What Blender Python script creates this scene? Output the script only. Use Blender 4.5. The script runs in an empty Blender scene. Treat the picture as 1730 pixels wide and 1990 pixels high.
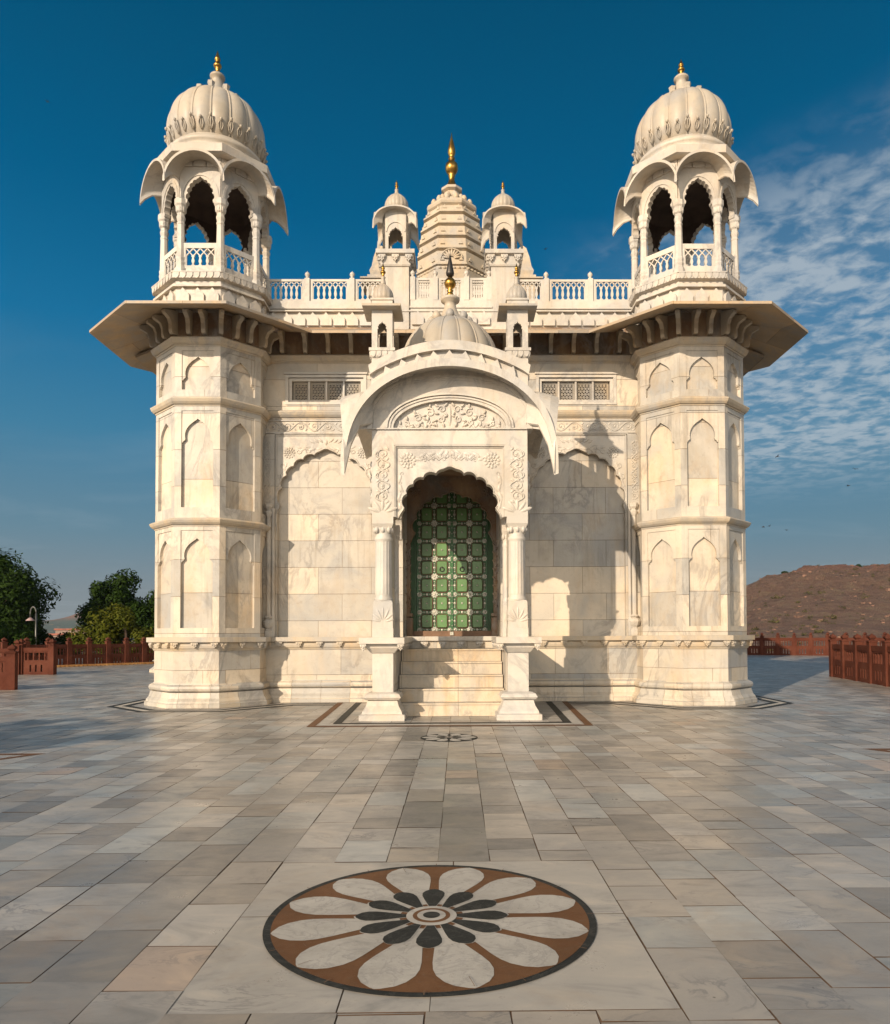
import bpy, math, random
from mathutils import Vector, Matrix, noise
from math import sin, cos, pi, radians, sqrt, tan
random.seed(11)
C = bpy.context.scene
W = bpy.data.worlds.new("World"); C.world = W; W.use_nodes = True

# ------------------------------------------------------------------ camera
cd = bpy.data.cameras.new("camera"); cam = bpy.data.objects.new("camera", cd)
C.collection.objects.link(cam); C.camera = cam
yaw, pit, rol = 0.01045, 0.02754, -0.00408
F = Vector((sin(yaw)*cos(pit), cos(yaw)*cos(pit), sin(pit)))
R0 = Vector((cos(yaw), -sin(yaw), 0)); U0 = R0.cross(F)
R = R0*cos(rol)+U0*sin(rol); U = U0*cos(rol)-R0*sin(rol)
m = Matrix((R, U, -F)).transposed().to_4x4(); m.translation = (0.14016, 0, 1.5)
cam.matrix_world = m
cd.sensor_fit = 'HORIZONTAL'; cd.sensor_width = 36; cd.lens = 36*1417.13/1730
cd.shift_x = -(905.47-865)/1730; cd.shift_y = (1195.39-995)/1730
cd.clip_start = .1; cd.clip_end = 6000

# ------------------------------------------------------------------ sun and sky
SUN_AZ, SUN_EL = 32.5, 21.5
to_sun = Vector((-sin(radians(SUN_AZ))*cos(radians(SUN_EL)), -cos(radians(SUN_AZ))*cos(radians(SUN_EL)), sin(radians(SUN_EL))))
sl = bpy.data.lights.new("sun", 'SUN'); sl.energy = 3.1; sl.angle = radians(.55); sl.color = (1, .815, .61)
so = bpy.data.objects.new("sun", sl); C.collection.objects.link(so)
so.rotation_euler = to_sun.to_track_quat('Z', 'Y').to_euler(); so.location = (-20, -30, 30)
C.view_settings.view_transform = 'Standard'; C.view_settings.look = 'None'
C.view_settings.exposure = 0.88; C.view_settings.gamma = 1

nt = W.node_tree; nt.nodes.clear()
def N(t, ty, **kw):
    n = t.nodes.new(ty)
    for k, v in kw.items():
        if k[0] == '_': n.inputs[int(k[1:])].default_value = v
        else: setattr(n, k, v)
    return n
def L(t, a, b): t.links.new(a, b)
def MathN(t, op, a, b=None, c=None, clamp=False):
    n = t.nodes.new('ShaderNodeMath'); n.operation = op; n.use_clamp = clamp
    for i, x in enumerate((a, b, c)):
        if x is None: continue
        if isinstance(x, (int, float)): n.inputs[i].default_value = x
        else: t.links.new(x, n.inputs[i])
    return n.outputs[0]
def Mix(t, fac, a, b, mode='MIX'):
    n = t.nodes.new('ShaderNodeMix'); n.data_type = 'RGBA'; n.blend_type = mode; n.clamp_factor = True
    for i, x in ((0, fac), (6, a), (7, b)):
        if isinstance(x, (int, float)): n.inputs[i].default_value = x
        elif isinstance(x, (tuple, list)): n.inputs[i].default_value = (*x[:3], 1)
        else: t.links.new(x, n.inputs[i])
    return n.outputs[2]
def Ramp(t, fac, stops, interp='LINEAR'):
    n = t.nodes.new('ShaderNodeValToRGB'); n.color_ramp.interpolation = interp
    e = n.color_ramp.elements
    while len(e) < len(stops): e.new(.5)
    for i, (p, c) in enumerate(stops):
        e[i].position = p; e[i].color = (*c, 1) if len(c) == 3 else c
    t.links.new(fac, n.inputs[0]); return n.outputs[0]
g = lambda v: (v, v, v)

tc = N(nt, 'ShaderNodeTexCoord')
sky = N(nt, 'ShaderNodeTexSky', sky_type='NISHITA', sun_disc=False)
sky.sun_elevation = radians(SUN_EL)
sky.sun_rotation = radians(180+SUN_AZ); sky.altitude = 200; sky.air_density = 1.0; sky.dust_density = 3.0; sky.ozone_density = 2.5
sep = N(nt, 'ShaderNodeSeparateXYZ'); L(nt, tc.outputs['Generated'], sep.inputs[0])
dz = sep.outputs[2]
# polarised deep blue on the side away from the sun, paler toward the horizon
grad = Ramp(nt, dz, [(0, (.24, .265, .275)), (.06, (.215, .262, .29)), (.13, (.135, .245, .32)), (.25, (.052, .210, .352)), (.37, (.008, .158, .335)), (.50, (.001, .110, .252)), (.66, (.001, .076, .170)), (1, (.001, .060, .140))])
grad = Mix(nt, 1, grad, (3.6, 3.6, 3.6), 'MULTIPLY')
dots = N(nt, 'ShaderNodeVectorMath', operation='DOT_PRODUCT'); L(nt, tc.outputs['Generated'], dots.inputs[0]); dots.inputs[1].default_value = to_sun
away = N(nt, 'ShaderNodeMapRange'); away.interpolation_type = 'SMOOTHSTEP'
L(nt, dots.outputs['Value'], away.inputs[0]); away.inputs[1].default_value = -.05; away.inputs[2].default_value = .6
zen = N(nt, 'ShaderNodeMapRange'); zen.interpolation_type = 'SMOOTHSTEP'; L(nt, dz, zen.inputs[0]); zen.inputs[1].default_value = .72; zen.inputs[2].default_value = .30
skyc = Mix(nt, MathN(nt, 'MULTIPLY', away.outputs[0], zen.outputs[0]), grad, Mix(nt, 1, Mix(nt, 1, sky.outputs[0], (8, 7.2, 6.3), 'MULTIPLY'), (9.4, 8.6, 7.5), 'DARKEN'))
# altocumulus: a cell pattern on a flat cloud layer
dzc = MathN(nt, 'MAXIMUM', MathN(nt, 'ADD', dz, .05), .03)
px_, py_ = MathN(nt, 'DIVIDE', sep.outputs[0], dzc), MathN(nt, 'DIVIDE', sep.outputs[1], dzc)
cmb = N(nt, 'ShaderNodeCombineXYZ'); L(nt, px_, cmb.inputs[0]); L(nt, py_, cmb.inputs[1])
def noi(t, vec, sc, det=4, rough=.55, dist=0., dim='3D'):
    n = N(t, 'ShaderNodeTexNoise', noise_dimensions=dim); L(t, vec, n.inputs['Vector'])
    n.inputs['Scale'].default_value = sc; n.inputs['Detail'].default_value = det
    n.inputs['Roughness'].default_value = rough; n.inputs['Distortion'].default_value = dist
    return n.outputs['Fac']
def sm(val, a, b, lo=0., hi=1.):
    n = N(nt, 'ShaderNodeMapRange'); n.interpolation_type = 'SMOOTHSTEP'; L(nt, val, n.inputs[0])
    for k_, v_ in zip((1, 2, 3, 4), (a, b, lo, hi)): n.inputs[k_].default_value = v_
    return n.outputs[0]
cells = noi(nt, cmb.outputs[0], 14, 5, .56, .3)
fine = noi(nt, cmb.outputs[0], 4.2, 4, .55, .2)
big = noi(nt, cmb.outputs[0], 1.3, 3, .5, .2)
az = MathN(nt, 'DIVIDE', sep.outputs[0], MathN(nt, 'MAXIMUM', sep.outputs[1], .05))
wob = MathN(nt, 'MULTIPLY', MathN(nt, 'SUBTRACT', big, .5), .5)
edge = sm(MathN(nt, 'ADD', az, wob), .05, .36)
# upper limit of the cloud field climbs toward the right
topl = sm(MathN(nt, 'SUBTRACT', MathN(nt, 'SUBTRACT', dz, MathN(nt, 'MULTIPLY', az, .15)), MathN(nt, 'MULTIPLY', wob, .2)), .50, .36)
cellm = sm(MathN(nt, 'ADD', cells, MathN(nt, 'MULTIPLY', MathN(nt, 'SUBTRACT', fine, .5), .8)), .34, .68)
lowf = sm(dz, .15, .25)
cov = MathN(nt, 'MULTIPLY', MathN(nt, 'MULTIPLY', edge, topl), MathN(nt, 'MULTIPLY', MathN(nt, 'ADD', MathN(nt, 'MULTIPLY', cellm, .62), .15), lowf))
# thin streaks elsewhere low in the sky
st = N(nt, 'ShaderNodeMapping'); L(nt, cmb.outputs[0], st.inputs[0]); st.inputs['Scale'].default_value = (.6, .9, 1); st.inputs['Rotation'].default_value = (0, 0, .9)
str_ = N(nt, 'ShaderNodeMapRange'); L(nt, noi(nt, st.outputs[0], 1.2, 5, .6, .6), str_.inputs[0]); str_.inputs[1].default_value = .5; str_.inputs[2].default_value = .8; str_.inputs[4].default_value = .14
mzl = N(nt, 'ShaderNodeMapRange'); mzl.interpolation_type = 'SMOOTHSTEP'; L(nt, dz, mzl.inputs[0]); mzl.inputs[1].default_value = .42; mzl.inputs[2].default_value = .2
cov2 = MathN(nt, 'MAXIMUM', cov, MathN(nt, 'MULTIPLY', str_.outputs[0], mzl.outputs[0]))
skyf = Mix(nt, cov2, skyc, (1.62, 1.86, 2.05))
bg = N(nt, 'ShaderNodeBackground'); bg.inputs[1].default_value = .15
L(nt, skyf, bg.inputs[0])
wo = N(nt, 'ShaderNodeOutputWorld'); L(nt, bg.outputs[0], wo.inputs[0])

# ------------------------------------------------------------------ materials
def newmat(name):
    mt = bpy.data.materials.new(name); mt.use_nodes = True; t = mt.node_tree; t.nodes.clear()
    b = N(t, 'ShaderNodeBsdfPrincipled'); o = N(t, 'ShaderNodeOutputMaterial'); L(t, b.outputs[0], o.inputs[0])
    return mt, t, b
def setc(t, sock, v):
    if isinstance(v, (tuple, list)): sock.default_value = (*v[:3], 1)
    else: L(t, v, sock)
def bumpn(t, b, h, dist=.01, strength=1.):
    n = N(t, 'ShaderNodeBump'); n.inputs['Distance'].default_value = dist; n.inputs['Strength'].default_value = strength
    L(t, h, n.inputs['Height']); L(t, n.outputs[0], b.inputs['Normal'])
def marble(name, base=(.545, .505, .445), bw=None, bh=.5, dark=.0, stain=.35, rough=.42):
    mt, t, b = newmat(name)
    pos = N(t, 'ShaderNodeNewGeometry').outputs['Position']
    n1 = noi(t, pos, .55, 5, .6, .8)
    col = Ramp(t, n1, [(.30, tuple(c*.80*k for c, k in zip(base, (1, .985, .95)))), (.5, base), (.70, tuple(min(1, c*1.12) for c in base))])
    gm = N(t, 'ShaderNodeMapRange'); L(t, noi(t, pos, .9, 4, .55, 1.2), gm.inputs[0]); gm.inputs[1].default_value = .46; gm.inputs[2].default_value = .66; gm.inputs[4].default_value = .75
    col = Mix(t, gm.outputs[0], col, tuple(base[0]*k for k in (.74, .735, .72)))
    # grey veins
    mp = N(t, 'ShaderNodeMapping'); L(t, pos, mp.inputs[0]); mp.inputs['Rotation'].default_value = (.5, .6, .3); mp.inputs['Scale'].default_value = (1, 1, .55)
    v = noi(t, mp.outputs[0], 1.1, 7, .62, 1.6)
    vv = MathN(t, 'ABSOLUTE', MathN(t, 'SUBTRACT', v, .5))
    vf = N(t, 'ShaderNodeMapRange'); L(t, vv, vf.inputs[0]); vf.inputs[1].default_value = .0; vf.inputs[2].default_value = .055; vf.inputs[3].default_value = .7; vf.inputs[4].default_value = 0
    vm = N(t, 'ShaderNodeMapRange'); L(t, noi(t, pos, .8, 2), vm.inputs[0]); vm.inputs[1].default_value = .44; vm.inputs[2].default_value = .60
    col = Mix(t, MathN(t, 'MULTIPLY', vf.outputs[0], vm.outputs[0]), col, (.29, .275, .26))
    # warm iron stains and dirt
    sm = N(t, 'ShaderNodeMapping'); L(t, pos, sm.inputs[0]); sm.inputs['Scale'].default_value = (1.6, 1.6, .8)
    s = N(t, 'ShaderNodeMapRange'); L(t, noi(t, sm.outputs[0], 1.2, 6, .65), s.inputs[0]); s.inputs[1].default_value = .50; s.inputs[2].default_value = .74; s.inputs[4].default_value = stain*1.2
    col = Mix(t, s.outputs[0], col, (.50, .36, .21))
    d = N(t, 'ShaderNodeMapRange'); L(t, noi(t, pos, 9, 8, .75), d.inputs[0]); d.inputs[1].default_value = .53; d.inputs[2].default_value = .74; d.inputs[4].default_value = .42+dark
    col = Mix(t, d.outputs[0], col, (.30, .26, .21))
    # rain streaks, patchy along the walls
    vm2 = N(t, 'ShaderNodeMapping'); L(t, pos, vm2.inputs[0]); vm2.inputs['Scale'].default_value = (7, 7, .45)
    s2 = N(t, 'ShaderNodeMapRange'); L(t, noi(t, vm2.outputs[0], 1.3, 5, .6), s2.inputs[0]); s2.inputs[1].default_value = .52; s2.inputs[2].default_value = .74
    s3 = N(t, 'ShaderNodeMapRange'); L(t, noi(t, pos, .7, 3), s3.inputs[0]); s3.inputs[1].default_value = .45; s3.inputs[2].default_value = .62; s3.inputs[4].default_value = .6
    col = Mix(t, MathN(t, 'MULTIPLY', s2.outputs[0], s3.outputs[0]), col, (.27, .235, .19))
    h = noi(t, pos, 26, 4, .6)
    if bw:
        uv = N(t, 'ShaderNodeUVMap').outputs[0]
        def brick(c1, c2, mo, ms, off=0.):
            k = N(t, 'ShaderNodeTexBrick', offset=.45, squash=1.0); k.inputs['Scale'].default_value = 1
            mpp = N(t, 'ShaderNodeMapping'); L(t, uv, mpp.inputs[0]); mpp.inputs['Location'].default_value = (.31, off, 0); L(t, mpp.outputs[0], k.inputs['Vector'])
            k.inputs['Color1'].default_value = (*c1, 1); k.inputs['Color2'].default_value = (*c2, 1); k.inputs['Mortar'].default_value = (*mo, 1)
            k.inputs['Mortar Size'].default_value = ms; k.inputs['Brick Width'].default_value = bw; k.inputs['Row Height'].default_value = bh; k.inputs['Mortar Smooth'].default_value = .3
            return k
        k = brick((1.04, 1.03, 1.0), (.72, .71, .70), (.42, .33, .25), .0035)
        col = Mix(t, 1.0, col, k.outputs['Color'], 'MULTIPLY')
        # per block cool or warm cast
        k2 = brick((1.07, .98, .86), (.93, .98, 1.03), (1, 1, 1), .003); k2.offset = .45
        col = Mix(t, .8, col, k2.outputs['Color'], 'MULTIPLY')
        h = MathN(t, 'SUBTRACT', MathN(t, 'MULTIPLY', h, .25), MathN(t, 'MULTIPLY', k.outputs['Fac'], 1.2))
    else: h = MathN(t, 'MULTIPLY', h, .3)
    setc(t, b.inputs['Base Color'], col)
    r = N(t, 'ShaderNodeMapRange'); L(t, noi(t, pos, 3, 4), r.inputs[0]); r.inputs[3].default_value = rough-.1; r.inputs[4].default_value = rough+.18
    L(t, r.outputs[0], b.inputs['Roughness']); b.inputs['Specular IOR Level'].default_value = .35
    bumpn(t, b, h, .006)
    return mt
MAR = marble('marble_plain', base=(.505, .465, .405))
MARB = marble('marble_blocks', bw=1.22, bh=.615)
MART = marble('marble_tall_blocks', bw=1.3, bh=.78, stain=.3)
MARK = marble('marble_panel_back', base=(.55, .50, .43), bw=4.37, bh=1.21, dark=.05, stain=.5)
MARU = marble('marble_roof_level', base=(.47, .425, .36), dark=.12, stain=.4)
MARG = marble('marble_grille', base=(.27, .235, .185), dark=.2, stain=.4)
MARST = marble('marble_worn_steps', base=(.54, .475, .385), dark=.15, stain=.75, bw=1.1, bh=2.44)
MARI = marble('marble_shaded', base=(.20, .125, .075), dark=.3, stain=.5, rough=.6)  # dark brown base carries the shade under eaves, in porch and doorway
MARS = marble('marble_small_blocks', bw=.66, bh=.6, stain=.3)
MARE = marble('marble_eave', base=(.40, .31, .215), bw=1.1, bh=9, dark=.15, stain=.6, rough=.55)  # tan base includes the warm light the floor throws on the soffit
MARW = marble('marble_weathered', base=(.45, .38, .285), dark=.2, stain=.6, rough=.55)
MARD = marble('marble_dome', base=(.385, .34, .275), dark=.25, stain=.35, bw=None)

def simple(name, base, var=.25, sc=4, rough=.6, metal=0, bump=.004, bsc=20, spec=.5):
    mt, t, b = newmat(name); pos = N(t, 'ShaderNodeNewGeometry').outputs['Position']
    f = noi(t, pos, sc, 5, .6)
    setc(t, b.inputs['Base Color'], Ramp(t, f, [(.3, tuple(c*(1-var) for c in base)), (.7, tuple(min(1, c*(1+var)) for c in base))]))
    b.inputs['Roughness'].default_value = rough; b.inputs['Metallic'].default_value = metal; b.inputs['Specular IOR Level'].default_value = spec
    if bump: bumpn(t, b, noi(t, pos, bsc, 5, .65), bump)
    return mt
GOLD = simple('gilded_metal', (.34, .19, .045), .45, 6, .33, 1, .002)
DARKM = simple('dark_metal', (.05, .045, .04), .3, 8, .45, .8, .002)
GREEN = simple('green_door_paint', (.03, .11, .035), .5, 3, .38, 0, .002, 30)
GREEND = simple('dark_green_frame_paint', (.02, .075, .02), .3, 3, .45, 0, .002, 30)
GREENP = simple('green_panel_paint', (.10, .20, .07), .25, 2.2, .3, 0, .0015, 30)
RUST = simple('red_brown_trim', (.10, .04, .02), .4, 7, .5, 0, .002)
SILVER = simple('embossed_silver', (.38, .37, .31), .35, 12, .42, .5, .003, 60)
WOODD = simple('threshold_wood', (.16, .085, .045), .35, 3, .6, 0, .004)
def inlay(name, base, vein):
    mt, t, b = newmat(name); pos = N(t, 'ShaderNodeNewGeometry').outputs['Position']
    col = Ramp(t, noi(t, pos, 2.2, 7, .66, 1.2), [(.3, tuple(c*.78 for c in base)), (.5, base), (.7, tuple(c*1.18 for c in base))])
    vf = N(t, 'ShaderNodeMapRange'); L(t, MathN(t, 'ABSOLUTE', MathN(t, 'SUBTRACT', noi(t, pos, 2.6, 7, .62, 2), .5)), vf.inputs[0]); vf.inputs[2].default_value = .03; vf.inputs[3].default_value = .5; vf.inputs[4].default_value = 0
    col = Mix(t, vf.outputs[0], col, vein)
    dn = noi(t, pos, 22, 9, .8); d = N(t, 'ShaderNodeMapRange'); L(t, dn, d.inputs[0]); d.inputs[1].default_value = .57; d.inputs[2].default_value = .70; d.inputs[4].default_value = .6
    col = Mix(t, d.outputs[0], col, (.12, .10, .08))
    setc(t, b.inputs['Base Color'], col); b.inputs['Roughness'].default_value = .6; b.inputs['Specular IOR Level'].default_value = .15; bumpn(t, b, dn, .003); return mt
INBLK = inlay('black_inlay_stone', (.022, .024, .023), (.06, .06, .055))
INBRN = inlay('brown_inlay_stone', (.13, .064, .030), (.12, .05, .02))
INWHT = inlay('white_inlay_stone', (.385, .36, .32), (.24, .23, .22))
SHADEM = simple('shaded_ceiling_stone', (.045, .028, .02), .4, 3, .9, 0, .004)  # near-black base stands in for the shade inside the kiosks
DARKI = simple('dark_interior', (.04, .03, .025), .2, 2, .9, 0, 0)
BARK = simple('bark', (.09, .06, .04), .4, 6, .9, 0, .02, 8)
LAMPM = simple('lamp_metal', (.10, .10, .09), .2, 5, .4, .6, 0)
LAMPS = simple('lamp_shade_enamel', (.32, .22, .21), .2, 5, .5, 0, 0)

def sandstone(name, base=(.090, .029, .018)):
    mt, t, b = newmat(name); pos = N(t, 'ShaderNodeNewGeometry').outputs['Position']
    col = Ramp(t, noi(t, pos, 1.3, 6, .65, .4), [(.25, tuple(c*.55 for c in base)), (.5, base), (.75, (base[0]*1.3, base[1]*1.5, base[2]*1.5))])
    mp = N(t, 'ShaderNodeMapping'); L(t, pos, mp.inputs[0]); mp.inputs['Scale'].default_value = (5, 5, .6)
    s = N(t, 'ShaderNodeMapRange'); L(t, noi(t, mp.outputs[0], 2, 5, .7), s.inputs[0]); s.inputs[1].default_value = .5; s.inputs[2].default_value = .8; s.inputs[4].default_value = .6
    col = Mix(t, s.outputs[0], col, (.09, .035, .025))
    setc(t, b.inputs['Base Color'], col); b.inputs['Roughness'].default_value = .9; b.inputs['Specular IOR Level'].default_value = .1; bumpn(t, b, noi(t, pos, 14, 6, .7), .015)
    return mt
REDS = sandstone('red_sandstone'); LITS = sandstone('sunlit_sandstone', (.50, .26, .10))  # second stone: orange sunlight on the ledge is held in its base colour

def leafmat(name, c1, c2):
    mt, t, b = newmat(name); gi = N(t, 'ShaderNodeNewGeometry')
    f = noi(t, gi.outputs['Position'], 1.3, 3); ri = gi.outputs['Random Per Island']
    col = Mix(t, MathN(t, 'ADD', MathN(t, 'MULTIPLY', ri, .6), MathN(t, 'MULTIPLY', f, .5)), c1, c2)
    setc(t, b.inputs['Base Color'], col); b.inputs['Roughness'].default_value = .7; b.inputs['Specular IOR Level'].default_value = .06
    try:
        b.inputs['Transmission Weight'].default_value = 0
    except Exception: pass
    return mt
LEAFD = leafmat('dark_foliage', (.006, .016, .002), (.022, .042, .005))
LEAFO = leafmat('olive_foliage', (.018, .034, .003), (.085, .085, .008))

# ------------------------------------------------------------------ mesh helpers
class MB:
    def __init__(s): s.v = []; s.f = []; s.m = []; s.s = []; s.xf = None
    def add(s, vs, fs, mi=0, sm=False):
        o = len(s.v)
        s.v += [s.xf @ Vector(p) for p in vs] if s.xf else [tuple(p) for p in vs]
        for f in fs: s.f.append([i+o for i in f]); s.m.append(mi); s.s.append(sm)
        return s
    def box(s, x0, x1, y0, y1, z0, z1, mi=0):
        return s.add([(x0, y0, z0), (x1, y0, z0), (x1, y1, z0), (x0, y1, z0), (x0, y0, z1), (x1, y0, z1), (x1, y1, z1), (x0, y1, z1)],
              [(0, 3, 2, 1), (4, 5, 6, 7), (0, 1, 5, 4), (1, 2, 6, 5), (2, 3, 7, 6), (3, 0, 4, 7)], mi)
    def cbox(s, x, y, z, hx, hy, hz, mi=0): return s.box(x-hx, x+hx, y-hy, y+hy, z-hz, z+hz, mi)
    def loft(s, prof, n=8, rot=None, cx=0, cy=0, flat=True, mi=0, sm=False, cap=True, fn=None):
        """prof: list of (r, z); flat: r is the apothem of the n-gon"""
        if rot is None: rot = pi/n
        k = 1/cos(pi/n) if flat else 1
        vs = []
        for r, z in prof:
            for i in range(n):
                a = rot+2*pi*i/n; q = r*k*(fn(a, z) if fn else 1)
                vs.append((cx+q*cos(a), cy+q*sin(a), z))
        fs = []
        for j in range(len(prof)-1):
            for i in range(n):
                i2 = (i+1) % n; fs.append((j*n+i, j*n+i2, (j+1)*n+i2, (j+1)*n+i))
        s.add(vs, fs, mi, sm)
        if cap:
            o = len(s.v)-len(vs)
            s.f.append([o+i for i in range(n)][::-1]); s.m.append(mi); s.s.append(False)
            s.f.append([o+(len(prof)-1)*n+i for i in range(n)]); s.m.append(mi); s.s.append(False)
        return s
    def rev(s, prof, n=24, cx=0, cy=0, mi=0, fn=None, sm=True): return s.loft(prof, n, 0, cx, cy, False, mi, sm, True, fn)
    def sq(s, prof, cx=0, cy=0, mi=0): return s.loft(prof, 4, pi/4, cx, cy, True, mi)
    def prism(s, poly, P, d0, d1, mi=0):
        """poly (u,v) convex-ish polygon, extruded from d0 to d1 along P(u,v,d)"""
        n = len(poly); vs = [P(u, v, d0) for u, v in poly]+[P(u, v, d1) for u, v in poly]
        fs = [list(range(n)), [n+i for i in range(n)][::-1]]+[(i, n+i, n+(i+1) % n, (i+1) % n) for i in range(n)]
        return s.add(vs, fs, mi)
    def ring(s, inn, out, P, d0, d1, closed=False, mi=0):
        n = len(inn); vs = [P(*p, d0) for p in inn]+[P(*p, d0) for p in out]+[P(*p, d1) for p in inn]+[P(*p, d1) for p in out]
        fs = []
        for i in range(n if closed else n-1):
            j = (i+1) % n
            fs += [(i, j, n+j, n+i), (2*n+i, 3*n+i, 3*n+j, 2*n+j), (i, 2*n+i, 2*n+j, j), (n+i, n+j, 3*n+j, 3*n+i)]
        if not closed: fs += [(0, n, 3*n, 2*n), (n-1, 3*n-1, 4*n-1, 2*n-1)]
        return s.add(vs, fs, mi)
    def tube(s, pts, r, n=5, mi=0, sm=True, cap=True):
        pts = [Vector(p) for p in pts]; vs = []; m_ = len(pts)
        up = Vector((.13, .31, .94))
        for i, p in enumerate(pts):
            t = (pts[min(i+1, m_-1)]-pts[max(i-1, 0)]).normalized()
            a = t.cross(up)
            if a.length < .05: a = t.cross(Vector((1, 0, 0)))
            a.normalize(); b = t.cross(a)
            rr = r(i/(m_-1)) if callable(r) else r
            for k in range(n): vs.append(p+(a*cos(2*pi*k/n)+b*sin(2*pi*k/n))*rr)
        fs = [(j*n+i, (j+1)*n+i, (j+1)*n+(i+1) % n, j*n+(i+1) % n) for j in range(m_-1) for i in range(n)]
        if cap: fs += [list(range(n)), [(m_-1)*n+i for i in range(n)][::-1]]
        return s.add(vs, fs, mi, sm)
    def blob(s, P, u, v, d, ru, rv, rd, ang=0, mi=0, nu=8, nv=3):
        """half ellipsoid standing on the wall surface"""
        vs = []; ca, sa = cos(ang), sin(ang)
        for j in range(nv):
            e = j/nv*pi/2
            for i in range(nu):
                a = 2*pi*i/nu; x, y = ru*cos(a)*cos(e), rv*sin(a)*cos(e)
                vs.append(P(u+x*ca-y*sa, v+x*sa+y*ca, d+rd*sin(e)))
        vs.append(P(u, v, d+rd)); t = len(vs)-1
        fs = [(j*nu+i, j*nu+(i+1) % nu, (j+1)*nu+(i+1) % nu, (j+1)*nu+i) for j in range(nv-1) for i in range(nu)]
        fs += [((nv-1)*nu+i, (nv-1)*nu+(i+1) % nu, t) for i in range(nu)]
        return s.add(vs, fs, mi, True)
    def build(s, name, mats, parent=None, loc=(0, 0, 0), rz=0):
        me = bpy.data.meshes.new(name); me.from_pydata([tuple(p) for p in s.v], [], s.f)
        for mt in (mats if isinstance(mats, (list, tuple)) else [mats]): me.materials.append(mt)
        me.polygons.foreach_set('material_index', s.m); me.polygons.foreach_set('use_smooth', s.s)
        import bmesh
        bm = bmesh.new(); bm.from_mesh(me); bmesh.ops.recalc_face_normals(bm, faces=bm.faces); bm.to_mesh(me); bm.free()
        uvl = me.uv_layers.new(name='uv'); co = me.vertices
        dat = [0.]*(2*len(me.loops))
        for p in me.polygons:
            n = p.normal
            if abs(n.z) > .75: tx, ty = Vector((1, 0, 0)), Vector((0, 1, 0))
            else: tx = Vector((-n.y, n.x, 0)).normalized(); ty = Vector((0, 0, 1))
            hs = round(math.atan2(n.y, n.x)*4/pi)*4.37+1.2 if abs(n.z) <= .75 else 0
            for li in p.loop_indices:
                c = co[me.loops[li].vertex_index].co; dat[2*li] = c.dot(tx)+hs; dat[2*li+1] = c.dot(ty)
        uvl.data.foreach_set('uv', dat)
        o = bpy.data.objects.new(name, me); C.collection.objects.link(o)
        o.parent = parent; o.location = loc; o.rotation_euler = (0, 0, rz)
        return o
def dup(o, parent, loc=None, rz=None):
    c = o.copy(); C.collection.objects.link(c); c.parent = parent
    if loc is not None: c.location = loc
    if rz is not None: c.rotation_euler = (0, 0, rz)
    for ch in [x for x in bpy.data.objects if x.parent == o]: dup(ch, c)
    return c
def tag(o, label=None, cat=None, group=None, kind=None):
    for k, v in (('label', label), ('category', cat), ('group', group), ('kind', kind)):
        if v: o[k] = v
    return o
def empty(name, loc, rz=0):
    o = bpy.data.objects.new(name, None); C.collection.objects.link(o); o.location = loc; o.rotation_euler = (0, 0, rz); o.empty_display_size = .3
    return o
def wallP(Y0, x0=0, z0=0):                    # a wall facing the camera: d grows towards the camera
    return lambda u, v, d: (x0+u, Y0-d, z0+v)
def faceP(k, a, n=8, z0=0, cx=0, cy=0):       # k-th face of a regular n-gon; k=0 faces the camera
    th = -pi/2+2*pi*k/n; nx, ny = cos(th), sin(th); tx, ty = -ny, nx
    return lambda u, v, d: (cx+tx*u+nx*(a+d), cy+ty*u+ny*(a+d), z0+v)

# arch outlines, left foot to right foot
def base_arch(t, w, z0, z1, p=1.0, pw=2.0):
    a = pi*(1-t); c = cos(a)
    u = w*(abs(c)**(2/pw))*(1 if c > 0 else -1) if c else 0
    return u, z0+(z1-z0)*(max(0, sin(a))**p)
def foil(w, z0, z1, lobes=8, bulge=.32, seg=5, p=.92, tip=.10, foot=None, inset=0.):
    """multifoil arch: lobes scalloped outward, an ogee point at the crown"""
    P = []; ks = [base_arch(i/lobes, w, z0, z1-tip, p) for i in range(lobes+1)]
    if foot is not None: P.append((-w+inset, foot))
    for i in range(lobes):
        (ax, az_), (bx, bz) = ks[i], ks[i+1]
        L_ = math.hypot(bx-ax, bz-az_); nx, nz = -(bz-az_)/L_, (bx-ax)/L_
        for j in range(seg+1 if i == lobes-1 else seg):
            t = j/seg; h = bulge*L_*4*t*(1-t)*.75+bulge*L_*.25*(1 if 0 < t < 1 else 0)
            if i == lobes//2-1: tt = t; h += tip*max(0, (tt-.45)/.55)**2*1.0 if False else 0
            x, z = ax+(bx-ax)*t+nx*h, az_+(bz-az_)*t+nz*h
            d = abs(x)/(w*.16)
            if d < 1: z += tip*(1-d)**1.5
            P.append((x, z))
    if foot is not None: P.append((w-inset, foot))
    return P
def to_rect(P, hw, zb, zt):
    """project an open arch contour onto the surrounding rectangle (for ring plates)"""
    out = []; n = len(P); c = (0, P[0][1])
    for i, (x, z) in enumerate(P):
        if i == 0: out.append((-hw, zb)); continue
        if i == n-1: out.append((hw, zb)); continue
        dx, dz_ = x-c[0], z-c[1]
        k = min(hw/abs(dx) if abs(dx) > 1e-6 else 1e9, (zt-c[1])/dz_ if dz_ > 1e-6 else 1e9)
        out.append((dx*k, max(zb, c[1]+dz_*k)))
    # snap the nearest contour points to the two top corners
    for sgn in (-1, 1):
        best = min(range(1, n-1), key=lambda i: math.hypot(out[i][0]-sgn*hw, out[i][1]-zt)); out[best] = (sgn*hw, zt)
    return out
def arch_plate(mb, inn, hw, zb, zt, P, d0, d1, mi=0): mb.ring(inn, to_rect(inn, hw, zb, zt), P, d0, d1, False, mi)
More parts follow.
